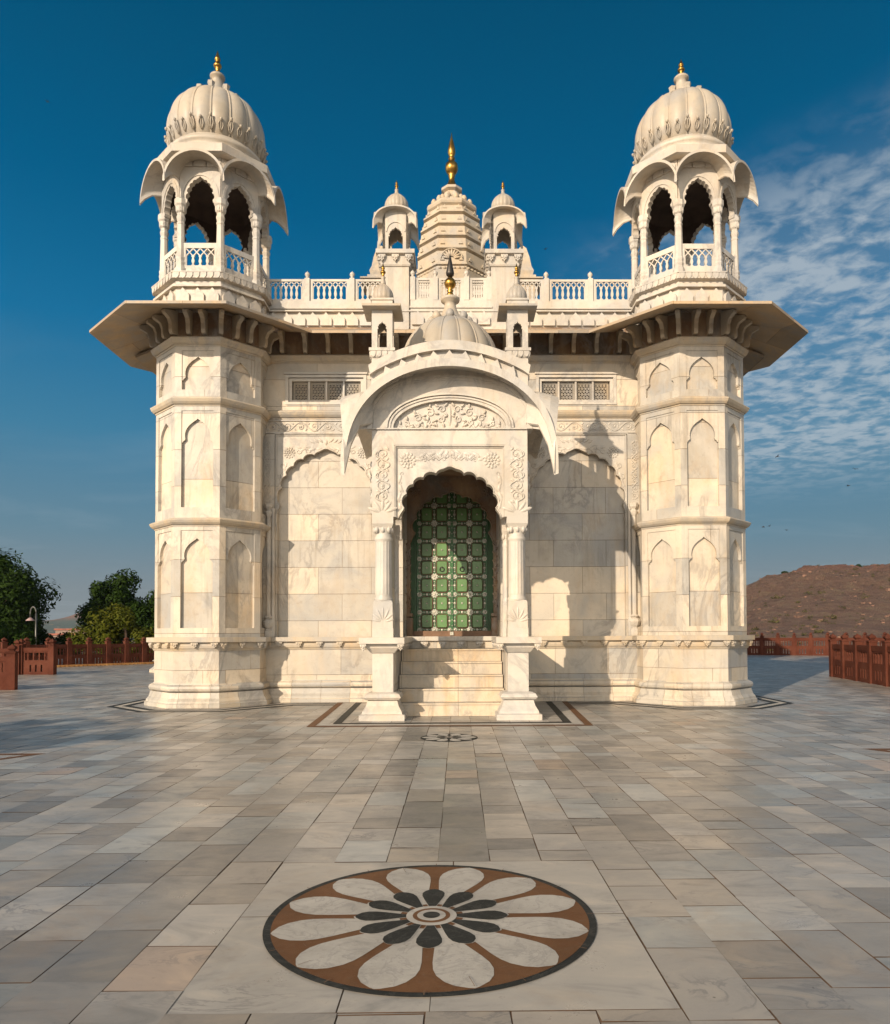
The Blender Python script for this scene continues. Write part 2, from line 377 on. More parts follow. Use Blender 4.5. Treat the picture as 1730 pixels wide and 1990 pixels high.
HEAD = [(-.985, 0), (-.93, .065), (-.84, .10), (-.80, .16), (-.83, .25), (-.82, .38), (-.775, .50), (-.69, .61), (-.57, .71), (-.42, .80), (-.26, .875), (-.11, .94)]
def ogee_head(w, zs, za, sh=0):
    """panel head: shouldered feet, round haunches, pointed crown"""
    h = [(x*w, zs+(za-zs)*z) for x, z in HEAD]
    return h+[(0, za)]+[(-x, z) for x, z in h[::-1]]

# decorative bits
def lotus_band(mb, P, w, z0, h, n, d=.03, fat=.93):
    """upright lotus petals standing proud of a band"""
    pw = w/n
    for i in range(n):
        c = -w/2+pw*(i+.5); q = pw/2*fat
        mb.prism([(c-q, z0), (c+q, z0), (c+q, z0+h*.45), (c+q*.82, z0+h*.62), (c+q*.3, z0+h*.84), (c, z0+h), (c-q*.3, z0+h*.84), (c-q*.82, z0+h*.62), (c-q, z0+h*.45)], P, 0, d)
def drop_band(mb, P, w, z1, h, n, d=.03):
    """small hanging petals under a slab"""
    pw = w/n
    for i in range(n):
        c = -w/2+pw*(i+.5); q = pw/2*.86
        mb.prism([(c-q, z1), (c-q, z1-h*.4), (c-q*.75, z1-h*.72), (c-q*.1, z1-h), (c+q*.5, z1-h*.86), (c+q*.95, z1-h*.5), (c+q, z1)], P, 0, d)
def shell_boss(mb, P, u, z, w=.075, h=.13, d=.07):
    """scalloped flower bracket under the ledge"""
    pts = [(u-w, z), (u-w, z-h*.3), (u-w*.7, z-h*.42), (u-w*.62, z-h*.68), (u-w*.25, z-h*.74), (u, z-h), (u+w*.25, z-h*.74), (u+w*.62, z-h*.68), (u+w*.7, z-h*.42), (u+w, z-h*.3), (u+w, z)]
    mb.prism(pts, P, 0, d)
    for k in (-1, 0, 1): mb.blob(P, u+k*w*.5, z-h*(.35+.12*(k == 0)), d, w*.3, h*.24, .018)
def spiral(mb, P, u, v, r, turns, start, dirn=1, rad=.014, d=.004, n=16, taper=.5):
    pts = []
    for i in range(n):
        t = i/(n-1); a = start+dirn*turns*2*pi*t; q = r*(1-t*.85)
        pts.append(P(u+q*cos(a), v+q*sin(a), d))
    mb.tube(pts, lambda t: rad*(1-taper*t), 5, cap=False)
def leaf(mb, P, u, v, l, w, ang, d=0, th=.02): mb.blob(P, u+l*.5*cos(ang), v+l*.5*sin(ang), d, l*.5, w*.5, th, ang, nu=7, nv=2)
def rosette(mb, P, u, v, r, n=12, d=0, th=.02):
    for i in range(n):
        a = 2*pi*i/n; mb.blob(P, u+r*.78*cos(a), v+r*.78*sin(a), d, r*.26, r*.2, th, a, nu=7, nv=2)
    for i in range(8):
        a = 2*pi*i/8+.2; mb.blob(P, u+r*.42*cos(a), v+r*.42*sin(a), d, r*.22, r*.15, th*1.2, a, nu=6, nv=2)
    mb.blob(P, u, v, d, r*.18, r*.18, th*1.6)
def vine(mb, P, u0, u1, v, amp, n, rad=.013):
    m_ = n*10; pts = [P(u0+(u1-u0)*i/m_, v+amp*sin(pi*n*i/m_), .003) for i in range(m_+1)]
    mb.tube(pts, rad, 5, cap=False); st_ = (u1-u0)/n
    for k in range(n):
        c = u0+st_*(k+.5); s_ = 1 if k % 2 == 0 else -1
        spiral(mb, P, c, v-s_*amp*.1, amp*.85, 1.2, s_*pi/2+.5, -s_, rad*.9)
        for q in (-.32, .3): leaf(mb, P, c+st_*q, v-s_*amp*.95, amp*.8, amp*.42, s_*(.7 if q > 0 else 2.3), 0, .016)
        mb.blob(P, c, v-s_*amp*.05, 0, amp*.25, amp*.25, .02)
def spandrel(mb, P, sgn, cu, cz, s=1.):
    """rosette with trailing acanthus along a cusped arch"""
    rosette(mb, P, sgn*cu, cz, .14*s)
    for k, (du, dz_, a, l) in enumerate(((-.22, .03, 2.7, .2), (-.30, .09, .4, .16), (-.42, .05, 2.9, .2), (-.50, .11, .3, .15), (-.6, .06, 2.8, .17), (.05, -.22, -1.2, .2), (.14, -.30, -2.0, .14), (.15, -.45, -1.3, .16), (.21, -.55, -1.7, .13), (.23, -.70, -1.5, .13))):
        u, v = sgn*(cu+du*s), cz+dz_*s; aa = a if sgn > 0 else pi-a
        leaf(mb, P, u, v, l*s, .065*s, aa, 0, .014)
        if k % 2 == 0: spiral(mb, P, u, v, .07*s, 1.1, aa, sgn, .012)

# =================================================================== THE PAVILION
Y0 = 20.0
pav = tag(empty('marble_pavilion', (0, Y0, 0)), 'cream white marble pavilion with two domed corner towers and a porch over a green door', 'building')
def pbuild(mb, name, mat=MAR, parent=pav): return mb.build(name, mat, parent, (0, -Y0, 0) if parent == pav else (0, 0, 0))
XC, YC, AP = 5.378, 16.567, 1.1555
S8 = 2*tan(pi/8)
YW = 16.63

# ---- corner towers
def build_tower():
    b = MB()
    for k in range(8):
        P = faceP(k, AP); hw = AP*S8/2+.0004
        def panel(z0, z1, za, zs, zb, zr, dp=.075, pw=.338, ow=.262):
            rect = [(-pw, zb), (-pw, zr), (pw, zr), (pw, zb)]
            b.ring(rect, [(-hw, z0), (-hw, z1), (hw, z1), (hw, z0)], P, 0, -dp-.01, True)
            inn = ogee_head(pw-.012, zs, za, .062)
            arch_plate(b, inn, pw-.002, zs, zr-.002, P, -.016, -dp-.01)
        panel(1.47, 3.88, 3.574, 3.059, 1.674, 3.74)
        panel(3.96, 6.45, 6.123, 5.61, 4.231, 6.291)
        panel(6.55, 7.72, 7.453, 6.944, 6.742, 7.579)
        b.prism([(-hw, .49), (hw, .49), (hw, 1.22), (-hw, 1.22)], P, 0, -.08)
    o = b.build('corner_tower', MART, pav, (-XC, YC-Y0, 0))
    t = MB(); t.loft([(AP-.075, .3), (AP-.075, 8.3)]); t.build('panel_backs', MARK, o)
    t = MB()
    t.loft([(AP+.18, 0), (AP+.18, .085), (AP+.155, .1), (AP+.15, .14), (AP+.10, .2), (AP+.075, .29), (AP+.07, .315), (AP+.01, .318)])
    t.loft([(AP+.01, .319), (AP+.06, .33), (AP+.095, .36), (AP+.105, .4), (AP+.095, .445), (AP+.05, .475), (AP+.02, .48), (AP+.015, .5), (AP-.03, .502)])
    t.build('base_moulding', MARS, o)
    t = MB()
    t.loft([(AP+.15, 1.375), (AP+.15, 1.475), (AP-.02, 1.478)])
    t.loft([(AP-.02, 1.19), (AP+.02, 1.192), (AP+.03, 1.22), (AP+.055, 1.25), (AP+.065, 1.3), (AP+.06, 1.34), (AP+.10, 1.374), (AP-.02, 1.3745)])
    for k in range(8):
        P = faceP(k, AP+.05)
        for u in (-.42, 0, .42): shell_boss(t, P, u, 1.372)
    t.build('ledge', MARW, o)
    for z0, z1, nm in ((3.86, 4.0, 0), (6.42, 6.575, 0), (7.70, 7.87, 1)):
        t = MB(); h = z1-z0
        t.loft([(AP-.02, z0-.03), (AP+.015, z0-.03), (AP+.02, z0), (AP+.05, z0+.004), (AP+.09, z0+h*.3), (AP+.115, z0+h*.65), (AP+.115, z0+h*.75), (AP+.05, z1), (AP-.02, z1+.005)])
        t.build('string_course', MARW, o)
    t = MB(); t.loft([(AP-.01, 7.84), (AP-.01, 8.50)], cap=False); t.build('bracket_shade_band', MARI, o)  # shade under the tower eave put into the marble colour
    # brackets and eave
    for i in range(24):
        k = i//3; j = i % 3
        t = MB(); w = .045
        prof = [(-.05, 0), (.10, 0), (.135, .02), (.15, .08), (.155, .2), (.20, .30), (.29, .345), (.335, .36), (.35, .40), (.33, .44), (.25, .455), (.0, .52), (-.05, .52)]
        a = AP
        P0 = faceP(k, a)
        if j == 0:
            hw = a*S8/2; c0 = P0(-hw, 0, 0); r = Vector((c0[0], c0[1], 0)); n_ = r.normalized(); tt = Vector((-n_.y, n_.x, 0))
            Pq = lambda u, v, d, r=r, n_=n_, tt=tt: tuple(r+n_*u+tt*d+Vector((0, 0, v)))
        else:
            uu = -a*S8/2+a*S8*j/3
            Pq = lambda u, v, d, uu=uu, P0=P0: P0(uu+d, v, u)
        t.prism([(q[0], 7.90+q[1]) for q in prof], Pq, -w, w)
        t.blobx = 0
        t.build('bracket', MARW, o)
    return o
towL = build_tower()
tag(towL, 'corner tower whose inner panels are half in shade')

def hood(mb, P, wi, zi, zti, oi, wo, zo, zto, oo, p=1.0, th=.035, n=18, edge=.0, mi=0, pe=2.6, fl=0):
    rows = []
    for j in range(4):
        s_ = (0, .45, .78, 1)[j]; row = []
        for i in range(n+1):
            a = -pi/2+pi*i/n; c = max(0, cos(a))**p
            w = wi+(wo-wi)*s_; z0 = zi+(zo-zi)*s_**pe; z1 = zti+(zto-zti)*s_; o_ = oi+(oo-oi)*s_
            row.append((w*sin(a), z0+(z1-z0)*c, o_+fl*s_*c*c))
        rows.append(row)
    vs = []; m_ = n+1
    for row in rows: vs += [P(u, z, o_) for u, z, o_ in row]
    for j, row in enumerate(rows):
        for i, (u, z, o_) in enumerate(row):
            a = -pi/2+pi*i/n; t_ = th+(edge*(0, 0, .35, 1)[j]*(.35+.65*cos(a)) if edge else 0)
            vs.append(P(u+t_*.95*sin(a), z+t_*(.35+.65*cos(a)), o_))
    B = 4*m_; fs = []
    for j in range(3):
        for i in range(n):
            a0 = j*m_+i; fs += [(a0, a0+1, a0+m_+1, a0+m_), (B+a0, B+a0+m_, B+a0+m_+1, B+a0+1)]
    for i in range(n): fs += [(i, B+i, B+i+1, i+1), (3*m_+i, 3*m_+i+1, B+3*m_+i+1, B+3*m_+i)]
    for j in range(3): fs += [(j*m_, (j+1)*m_, B+(j+1)*m_, B+j*m_), (j*m_+n, B+j*m_+n, B+(j+1)*m_+n, (j+1)*m_+n)]
    mb.add(vs, fs, mi, False)

def ribbed_dome(parent, prof, gores, ribr, leaves=None, mat=MARD, name='dome', off=0):
    b = MB(); nn = gores*8
    def fn(a, z):
        t = ((a-off)*gores/(2*pi)) % 1.0
        return 1-.055*(abs(2*t-1)**2.4)
    # densify
    P2 = []
    for i in range(len(prof)-1):
        for k in range(3):
            t = k/3; p0 = prof[max(i-1, 0)]; p1 = prof[i]; p2 = prof[i+1]; p3 = prof[min(i+2, len(prof)-1)]
            f = lambda a0, a1, a2, a3: .5*((2*a1)+(-a0+a2)*t+(2*a0-5*a1+4*a2-a3)*t*t+(-a0+3*a1-3*a2+a3)*t**3)
            P2.append((max(.01, f(p0[0], p1[0], p2[0], p3[0])), f(p0[1], p1[1], p2[1], p3[1])))
    P2.append(prof[-1])
    b.rev(P2, nn, fn=fn); o = b.build(name, mat, parent)
    r = MB()
    for g_ in range(gores):
        a = off+2*pi*g_/gores
        r.tube([(q*.953*cos(a), q*.953*sin(a), z) for q, z in P2], lambda t: ribr*(1-.35*t), 6)
    r.build('dome_rib', mat, o) if parent is None else None
    if leaves:
        z0, h, n_ = leaves; l = MB()
        def rad(z):
            for (r0, za), (r1, zb) in zip(P2, P2[1:]):
                if za <= z <= zb: return r0+(r1-r0)*(z-za)/max(1e-6, zb-za)
            return P2[-1][0]
        for i in range(n_):
            a = off+2*pi*i/n_; tall = 1 if i % 2 == 0 else .8
            for s_ in (-1, 0, 1):
                pts = [((rad(z0+h*t*tall)+.01)*cos(a+s_*.05*sin(pi*t)*24/n_*1.3), (rad(z0+h*t*tall)+.01)*sin(a+s_*.05*sin(pi*t)*24/n_*1.3), z0+h*t*tall) for t in (0, .25, .5, .75, .95)]
                l.tube(pts, .016 if s_ else .012, 5)
            zt = z0+h*tall; q = rad(zt)+.03
            l.loft([(.005, zt-.05), (.03, zt-.02), (.035, zt+.01), (.012, zt+.03)], 6, 0, q*cos(a), q*sin(a), False, 0, True)
        return o, r, l
    return o, r, None

GOLDPROF = [(.02, 0), (.075, .0), (.05, .05), (.035, .09), (.06, .12), (.04, .15), (.085, .20), (.10, .25), (.085, .30), (.04, .34), (.055, .37), (.04, .39), (.06, .42), (.07, .46), (.05, .54), (.025, .64), (.006, .74)]
def finial(parent, z0, h, k=1., mat=GOLD):
    b = MB(); s_ = h/.74
    b.rev([(r*k, z0+z*s_) for r, z in GOLDPROF], 16); return b.build('finial', mat, parent)

def rail_panel(mb, P, hw, z0, z1, nb, th=.045, mi=0, base=.3, top=.16, lat=.24, side=.06, bw=.028):
    """pierced marble panel: lattice of crossing bars above turned balusters"""
    h = z1-z0; zb, zt = z0+h*base, z1-h*top; zl = zt-h*lat; ow = hw-side
    mb.ring([(-ow, zb), (-ow, zt), (ow, zt), (ow, zb)], [(-hw, z0), (-hw, z1), (hw, z1), (hw, z0)], P, th/2, -th/2, True, mi)
    n = nb+1; cw = 2*ow/n; t_ = .011
    for i in range(n):
        a0, a1 = -ow+cw*i, -ow+cw*(i+1)
        for (x0, zz0, x1, zz1) in ((a0, zl, a1, zt), (a0, zt, a1, zl)):
            dx, dz_ = x1-x0, zz1-zz0; l_ = math.hypot(dx, dz_); nx, nz = -dz_/l_*t_, dx/l_*t_
            mb.prism([(x0-nx, zz0-nz), (x1-nx, zz1-nz), (x1+nx, zz1+nz), (x0+nx, zz0+nz)], P, th*.3, -th*.3, mi)
    for i in range(nb):
        c = -ow+cw*(i+1); hh = zl-zb
        prof = [(bw*1.25, 0), (bw*1.25, .07), (bw*.6, .12), (bw*.55, .2), (bw*1.05, .36), (bw*1.15, .5), (bw*.75, .72), (bw*.6, .86), (bw*1.15, .93), (bw*1.15, 1.03)]
        mb.prism([(c-r, zb+hh*t) for r, t in prof]+[(c+r, zb+hh*t) for r, t in prof[::-1]], P, th*.38, -th*.38, mi)
    for c in (-ow+.006, ow-.006):
        mb.prism([(c-bw*.5, zb), (c+bw*.5, zb), (c+bw*.5, zl), (c-bw*.5, zl)], P, th*.3, -th*.3, mi)

# ---- octagonal domed kiosk on each tower
def build_kiosk():
    b = MB(); AI = 1.055; A = AP
    b.loft([(A-.01, 8.4), (A-.01, 8.94), (A+.075, 8.935), (A+.075, 8.985), (A+.0, 8.99), (A+.0, 9.085), (A+.04, 9.09), (A+.09, 9.11), (A+.09, 9.14), (A+.09, 9.22), (A+.11, 9.225), (A+.11, 9.25), (.3, 9.262)])
    for k in range(8):
        P = faceP(k, A-.01); lotus_band(b, P, A*S8*.985, 8.62, .30, 3, .06, .85)
        P = faceP(k, A+.085); drop_band(b, P, (A+.09)*S8*.985, 9.222, .13, 7, .022)
    o = b.build('kiosk', MARU, pav, (-XC, YC-Y0, 0))
    cprof = [(.115, 9.25), (.115, 9.40), (.10, 9.41), (.088, 9.46), (.10, 9.52), (.088, 9.56), (.095, 9.60), (.095, 9.64), (.082, 9.66), (.078, 9.9), (.070, 10.35), (.078, 10.37), (.078, 10.40), (.066, 10.42), (.085, 10.50), (.085, 10.53), (.072, 10.56), (.072, 10.60), (.10, 10.64), (.105, 10.74), (.125, 10.78), (.125, 10.90)]
    corners = [faceP(k, AI-.03)(-(AI-.03)*S8/2, 0, 0) for k in range(8)]
    c = MB(); c.loft(cprof, 8, pi/8)
    for k in range(8):
        x, y, _ = corners[k]
        # acanthus tufts on each capital
        q = MB(); q.loft(cprof, 8, pi/8); th = math.atan2(y, x)
        for j in range(4):
            a = th+(j-1.5)*.9; q.loft([(.012, 10.62), (.03, 10.68), (.02, 10.76), (.035, 10.80), (.008, 10.83)], 5, 0, .09*cos(a), .09*sin(a), False)
        q.build('column', MAR, o, (x, y, 0))
    for k in range(8):
        P = faceP(k, AI); hw = AI*S8/2
        r = MB(); rail_panel(r, faceP(k, AI-.02), hw-.07, 9.255, 9.955, 3, .05)
        r.build('railing_panel', MAR, o)
        a_ = MB(); hwp = hw-.002
        inn = foil(.27, 10.88, 11.40, 10, .30, 5, .95, .06, foot=10.82, inset=-.012)
        arch_plate(a_, inn, hwp, 10.82, 11.86, P, .03, -.10)
        # moulded outer arch and lotus fragments above the hood
        inn2 = [(x*1.22, 10.9+(z-10.9)*1.12) for x, z in [base_arch(i/16, .30, 10.9, 11.36, 1) for i in range(17)]]
        out2 = [(x*1.13, 10.9+(z-10.9)*1.1) for x, z in inn2]
        a_.ring(inn2, out2, P, .045, .03)
        lotus_band(a_, faceP(k, AI+.03), (AI)*S8*.97, 11.60, .2, 3, .035)
        a_.build('cusped_arch', MARU, o)
        a_ = MB(); arch_plate(a_, foil(.285, 10.88, 11.41, 10, .30, 5, .95, .06, foot=10.82, inset=-.012), hwp-.03, 10.822, 11.84, P, -.101, -.12); a_.build('shade_lining', SHADEM, o)  # last plate is an added dark sheet, kiosk interior shade as colour
        h_ = MB(); hood(h_, P, .435, 11.34, 11.74, .02, 1.485*S8/2-.002, 11.04, 11.70, 1.485-AI, 1.0, .03, 20, .022)
        h_.build('hood', MARU, o)
    d = MB()
    d.loft([(AI+.02, 11.80), (1.24, 11.80), (1.29, 11.82), (1.30, 11.99), (1.27, 12.0), (1.1, 12.04)])
    d.rev([(1.12, 12.0), (1.13, 12.10), (1.04, 12.18), (1.02, 12.23), (1.06, 12.26), (1.08, 12.31), (1.05, 12.36), (.99, 12.39), (.96, 12.46)], 64)
    d.build('cornice', MARU, o)
    d = MB(); d.loft([(AI-.11, 11.45), (.7, 11.72), (.1, 11.79)], cap=False); d.loft([(AI-.11, 11.74), (AI-.11, 11.795)]); d.build('ceiling', SHADEM, o)  # kiosk ceiling coloured dark to read as shaded
    prof = [(.94, 12.42), (1.01, 12.53), (1.07, 12.70), (1.09, 12.89), (1.07, 13.12), (.995, 13.35), (.87, 13.55), (.68, 13.71), (.45, 13.82), (.25, 13.88), (.12, 13.90)]
    dm, r, l = ribbed_dome(o, prof, 16, .027, (12.50, .27, 32), off=pi/16)
    r.build('dome_ribs', MARD, o); l.build('leaf_collar', MARD, o)
    cp = MB()
    cp.rev([(.34, 13.80), (.29, 13.88), (.215, 13.98), (.165, 14.10), (.135, 14.25), (.12, 14.36), (.165, 14.385), (.17, 14.43), (.14, 14.46), (.05, 14.51)], 20, fn=lambda a, z: 1-.06*abs(cos(6*a)) if z < 14.35 else 1)
    for i in range(8):
        a = 2*pi*i/8; cp.loft([(.04, 13.80), (.085, 13.85), (.07, 13.91), (.09, 13.98), (.01, 14.03)], 6, 0, .42*cos(a), .42*sin(a), False)
    cp.build('dome_cap', MARD, o)
    return o
kioL = build_kiosk()
tag(kioL, 'domed kiosk on the left tower')
towR = dup(towL, pav, (XC, YC-Y0, 0)); kioR = dup(kioL, pav, (XC, YC-Y0, 0))
towR['label'] = 'corner tower standing on the right, lit on its inner faces'; kioR['label'] = 'domed kiosk on the right tower'
finial(kioL, 14.50, .54, .95); finial(kioR, 14.50, .39, .85)

def tower_eave(parent, sx):
    def pt(k, a, z):                              # corner k of the octagon with apothem a (k=0: front, inner side)
        th = -pi/2+pi/8+pi/4*k; r = a/cos(pi/8); return (sx*r*cos(th), r*sin(th), z)
    t = MB(); RO = 2.387
    for k in (-1, -2, -3, -4):                    # front, outer flank and outer back
        t.add([pt(k, AP-.02, 8.47), pt(k+1, AP-.02, 8.47), pt(k+1, RO, 8.03), pt(k, RO, 8.03), pt(k, AP-.02, 8.54), pt(k+1, AP-.02, 8.54), pt(k+1, RO, 8.085), pt(k, RO, 8.085)],
              [(0, 1, 2, 3), (4, 7, 6, 5), (3, 2, 6, 7), (0, 3, 7, 4), (1, 5, 6, 2)])
    A_, B_ = pt(0, RO, 8.03), pt(1, RO, 8.03); Ca, Cb = pt(0, AP-.02, 8.47), pt(1, AP-.02, 8.47); V_ = (sx*(XC-3.78), YW+.02-YC, 8.50)
    up = lambda p, d: (p[0], p[1], p[2]+d)
    b5 = [Ca, A_, B_, V_, Cb]; u5 = [up(Ca, .07), up(A_, .055), up(B_, .055), up(V_, .07), up(Cb, .07)]
    t.add(b5+u5, [(0, 1, 2), (0, 2, 4), (2, 3, 4), (5, 7, 6), (5, 9, 7), (7, 9, 8), (1, 6, 7, 2)])
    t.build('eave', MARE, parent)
tower_eave(towL, 1); tower_eave(towR, -1)

# ---- main body walls
b = MB()
b.box(-5.6, 5.6, YW+.55, 26, 0, 9.0)
# lower dado
b.box(-4.4, -1.03, YW, YW+.6, .49, 1.22); b.box(1.03, 4.4, YW, YW+.6, .49, 1.22)
for s_ in (-1, 1):
    # recessed field of the blind arch
    x0, x1 = sorted((s_*1.3, s_*4.06)); b.box(x0, x1, YW+.17, YW+.6, 1.47, 6.1)
    # plain wall between floral band and eave with the window opening cut out by parts
    x0, x1 = sorted((s_*1.35, s_*4.4))
    wx0, wx1 = sorted((s_*3.735, s_*2.02))
    b.box(x0, x1, YW, YW+.6, 6.11, 6.45)
    b.box(x0, x1, YW, YW+.6, 6.45, 6.86); b.box(x0, x1, YW, YW+.6, 7.43, 7.9)
    b.box(x0, wx0, YW, YW+.6, 6.86, 7.43); b.box(wx1, x1, YW, YW+.6, 6.86, 7.43)
    # pilaster strip next to the tower
    x0, x1 = sorted((s_*4.04, s_*4.40)); b.box(x0, x1, YW-.03, YW+.6, 1.47, 6.12)
    x0, x1 = sorted((s_*3.99, s_*4.05)); b.box(x0, x1, YW+.02, YW+.6, 1.47, 6.12)
b.box(-1.35, -1.0, YW, YW+.6, 1.22, 8.6); b.box(1.0, 1.35, YW, YW+.6, 1.22, 8.6)
b.box(-1.0, 1.0, YW+.004, YW+.6, 5.0, 8.6)
pbuild(b, 'wall', MARB); b = MB(); b.box(-4.4, 4.4, YW-.004, YW+.5, 7.9, 8.6); pbuild(b, 'bracket_shade_band', MARI)  # bracket band coloured dark for the shade of the wall eave
# side walls of the body are plain blocks
for s_ in (-1, 1): b = MB(); x0, x1 = sorted((s_*5.55, s_*6.35)); b.box(x0, x1, YW+1.0, 25.5, 0, 8.9); pbuild(b, 'side_wall', MARB)

# blind cusped arches with carved spandrels
for s_ in (-1, 1):
    cx = s_*2.88; P = wallP(YW+.17, cx); q = MB()
    inn = foil(1.06, 4.50, 5.80, 12, .24, 6, .80, .11, foot=4.36, inset=-.05)
    arch_plate(q, inn, 1.13, 4.36, 6.09, P, .0, .14)
    # bead along the cusps
    q.tube([P(u, v, .14) for u, v in inn[1:-1]], .02, 5)
    P2 = wallP(YW+.03, cx)
    for sg in (-1, 1): spandrel(q, P2, sg, .84, 5.70, 1.0)
    leaf(q, P2, 0, 5.86, .16, .09, pi/2); 
    for k in range(3):
        for sg in (-1, 1): leaf(q, P2, sg*(.06+.1*k), 5.93-.01*k, .16, .06, pi/2-sg*.9)
    # frame mouldings round the field
    for (w_, z_, d_, e) in ((1.13, 6.09, .155, .022), (1.16, 6.12, .18, .02)):
        q.ring([(-w_, 4.0), (-w_, z_), (w_, z_), (w_, 4.0)], [(-w_-e, 4.0), (-w_-e, z_+e), (w_+e, z_+e), (w_+e, 4.0)], P, .02, d_+.01)
    pbuild(q, 'blind_arch')
    q = MB()                                        # foliate band
    P = wallP(YW, cx-s_*0.05); q.prism([(-1.42, 6.14), (1.42, 6.14), (1.42, 6.165), (-1.42, 6.165)], P, -.01, .03); q.prism([(-1.42, 6.42), (1.42, 6.42), (1.42, 6.445), (-1.42, 6.445)], P, -.01, .03)
    vine(q, P, -1.4, 1.4, 6.293, .10, 9, .014); pbuild(q, 'carved_frieze')
    # slender colonnette with a carved base at the tower junction
    q = MB(); x = s_*4.16; y = YW-.06
    q.loft([(.09, 1.475), (.10, 1.52), (.10, 1.62), (.06, 1.66), (.10, 1.72), (.13, 1.80), (.10, 1.86), (.06, 1.88), (.10, 1.92), (.05, 1.97), (.05, 4.2), (.07, 4.25), (.085, 4.32), (.05, 4.36), (.09, 4.42), (.10, 4.5), (.03, 4.52)], 8, None, x, y)
    q.loft([(.04, 1.475), (.05, 1.8), (.035, 1.9), (.03, 4.3), (.05, 4.4)], 8, None, x-s_*.10, y+.01)
    Pw = wallP(YW-.03, s_*4.20)
    vine(q, lambda u, v, d, Pw=Pw: Pw(v, u, d), 4.6, 5.95, 0, .07, 8, .012)
    pbuild(q, 'colonnette')
    # window
    wc = s_*2.877
    fr = MB(); Pw = wallP(YW, wc)
    fr.ring([(-.86, 6.86), (-.86, 7.43), (.86, 7.43), (.86, 6.86)], [(-.93, 6.80), (-.93, 7.49), (.93, 7.49), (.93, 6.80)], Pw, .02, -.03, True)
    fr.ring([(-.79, 6.92), (-.79, 7.36), (.79, 7.36), (.79, 6.92)], [(-.858, 6.86), (-.858, 7.43), (.858, 7.43), (.858, 6.86)], Pw, -.03, -.2, True)
    for k in (-1, 0, 1): fr.prism([(k*.397-.02, 6.915), (k*.397+.02, 6.915), (k*.397+.02, 7.365), (k*.397-.02, 7.365)], Pw, -.05, -.2)
    fr.prism([(-.95, 7.50), (.95, 7.50), (.95, 7.54), (-.95, 7.54)], Pw, .05, -.01)
    f = pbuild(fr, 'window')
    for k in range(4):
        l = MB(); c0 = -.595+.397*k; pw, ph = .177, .215
        # star lattice (jali)
        P3 = wallP(YW+.11, wc+c0, 7.14)
        l.ring([(-pw+.03, -ph+.03), (-pw+.03, ph-.05), (pw-.03, ph-.05), (pw-.03, -ph+.03)], [(-pw, -ph), (-pw, ph), (pw, ph), (pw, -ph)], P3, 0, -.03, True)
        W_, H_ = pw-.03, ph-.03; sp = .066; t_ = .0085
        def seg(x0, z0, x1, z1):
            # clip to the lattice field
            for _ in range(1):
                t0, t1 = 0., 1.; dx, dz_ = x1-x0, z1-z0
                for p_, q_ in ((-dx, x0+W_), (dx, W_-x0), (-dz_, z0+H_), (dz_, H_-.02-z0)):
                    if abs(p_) < 1e-9:
                        if q_ < 0: return
                        continue
                    r_ = q_/p_
                    if p_ < 0: t0 = max(t0, r_)
                    else: t1 = min(t1, r_)
                if t0 >= t1: return
                x0, z0, x1, z1 = x0+dx*t0, z0+dz_*t0, x0+dx*t1, z0+dz_*t1
            l_ = math.hypot(x1-x0, z1-z0)
            if l_ < .01: return
            nx, nz = -(z1-z0)/l_*t_, (x1-x0)/l_*t_
            l.prism([(x0-nx, z0-nz), (x1-nx, z1-nz), (x1+nx, z1+nz), (x0+nx, z0+nz)], P3, -.005, -.025)
        for a in (0, pi/3, 2*pi/3):
            for i in range(-7, 8):
                ox, oz = -sin(a)*sp*i, cos(a)*sp*i; seg(ox-cos(a)*.6, oz-sin(a)*.6, ox+cos(a)*.6, oz+sin(a)*.6)
        for i in range(-3, 4):
            for j in range(-4, 5):
                x, z = i*sp*1.155+(j % 2)*sp*.577, j*sp
                if abs(x) < W_ and abs(z) < H_-.02: l.prism([(x+.017*cos(pi*q/3), z+.017*sin(pi*q/3)) for q in range(6)], P3, -.003, -.025)
        l.build('lattice_pane', MARG, f)
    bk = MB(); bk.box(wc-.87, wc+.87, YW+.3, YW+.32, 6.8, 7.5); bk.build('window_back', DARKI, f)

# continuous mouldings of the front wall
for x0, x1 in ((-4.45, -1.03), (1.03, 4.45)):
    q = MB(); P = lambda u, v, d: (d, YW-u, v)
    q.prism([(-.1, 0), (.18, 0), (.18, .085), (.155, .1), (.15, .14), (.10, .2), (.075, .29), (.07, .315), (-.1, .315)], P, x0, x1)
    q.prism([(-.1, .316), (.06, .33), (.095, .36), (.105, .4), (.095, .445), (.05, .475), (.02, .48), (.015, .5), (-.1, .5)], P, x0, x1)
    pbuild(q, 'base_moulding', MARS)
for s_ in (-1, 1):
    q = MB(); x0, x1 = sorted((s_*1.03, s_*4.45)); P = lambda u, v, d: (d, YW-u, v)
    q.prism([(-.1, 1.375), (.15, 1.375), (.15, 1.472), (-.1, 1.472)], P, x0, x1)
    q.prism([(-.1, 1.19), (.02, 1.192), (.03, 1.22), (.055, 1.25), (.065, 1.3), (.06, 1.34), (.10, 1.374), (-.1, 1.3745)], P, x0, x1)
    for k in range(7): shell_boss(q, wallP(YW-.05), s_*(1.62+.46*k), 1.372)
    pbuild(q, 'ledge', MARW)
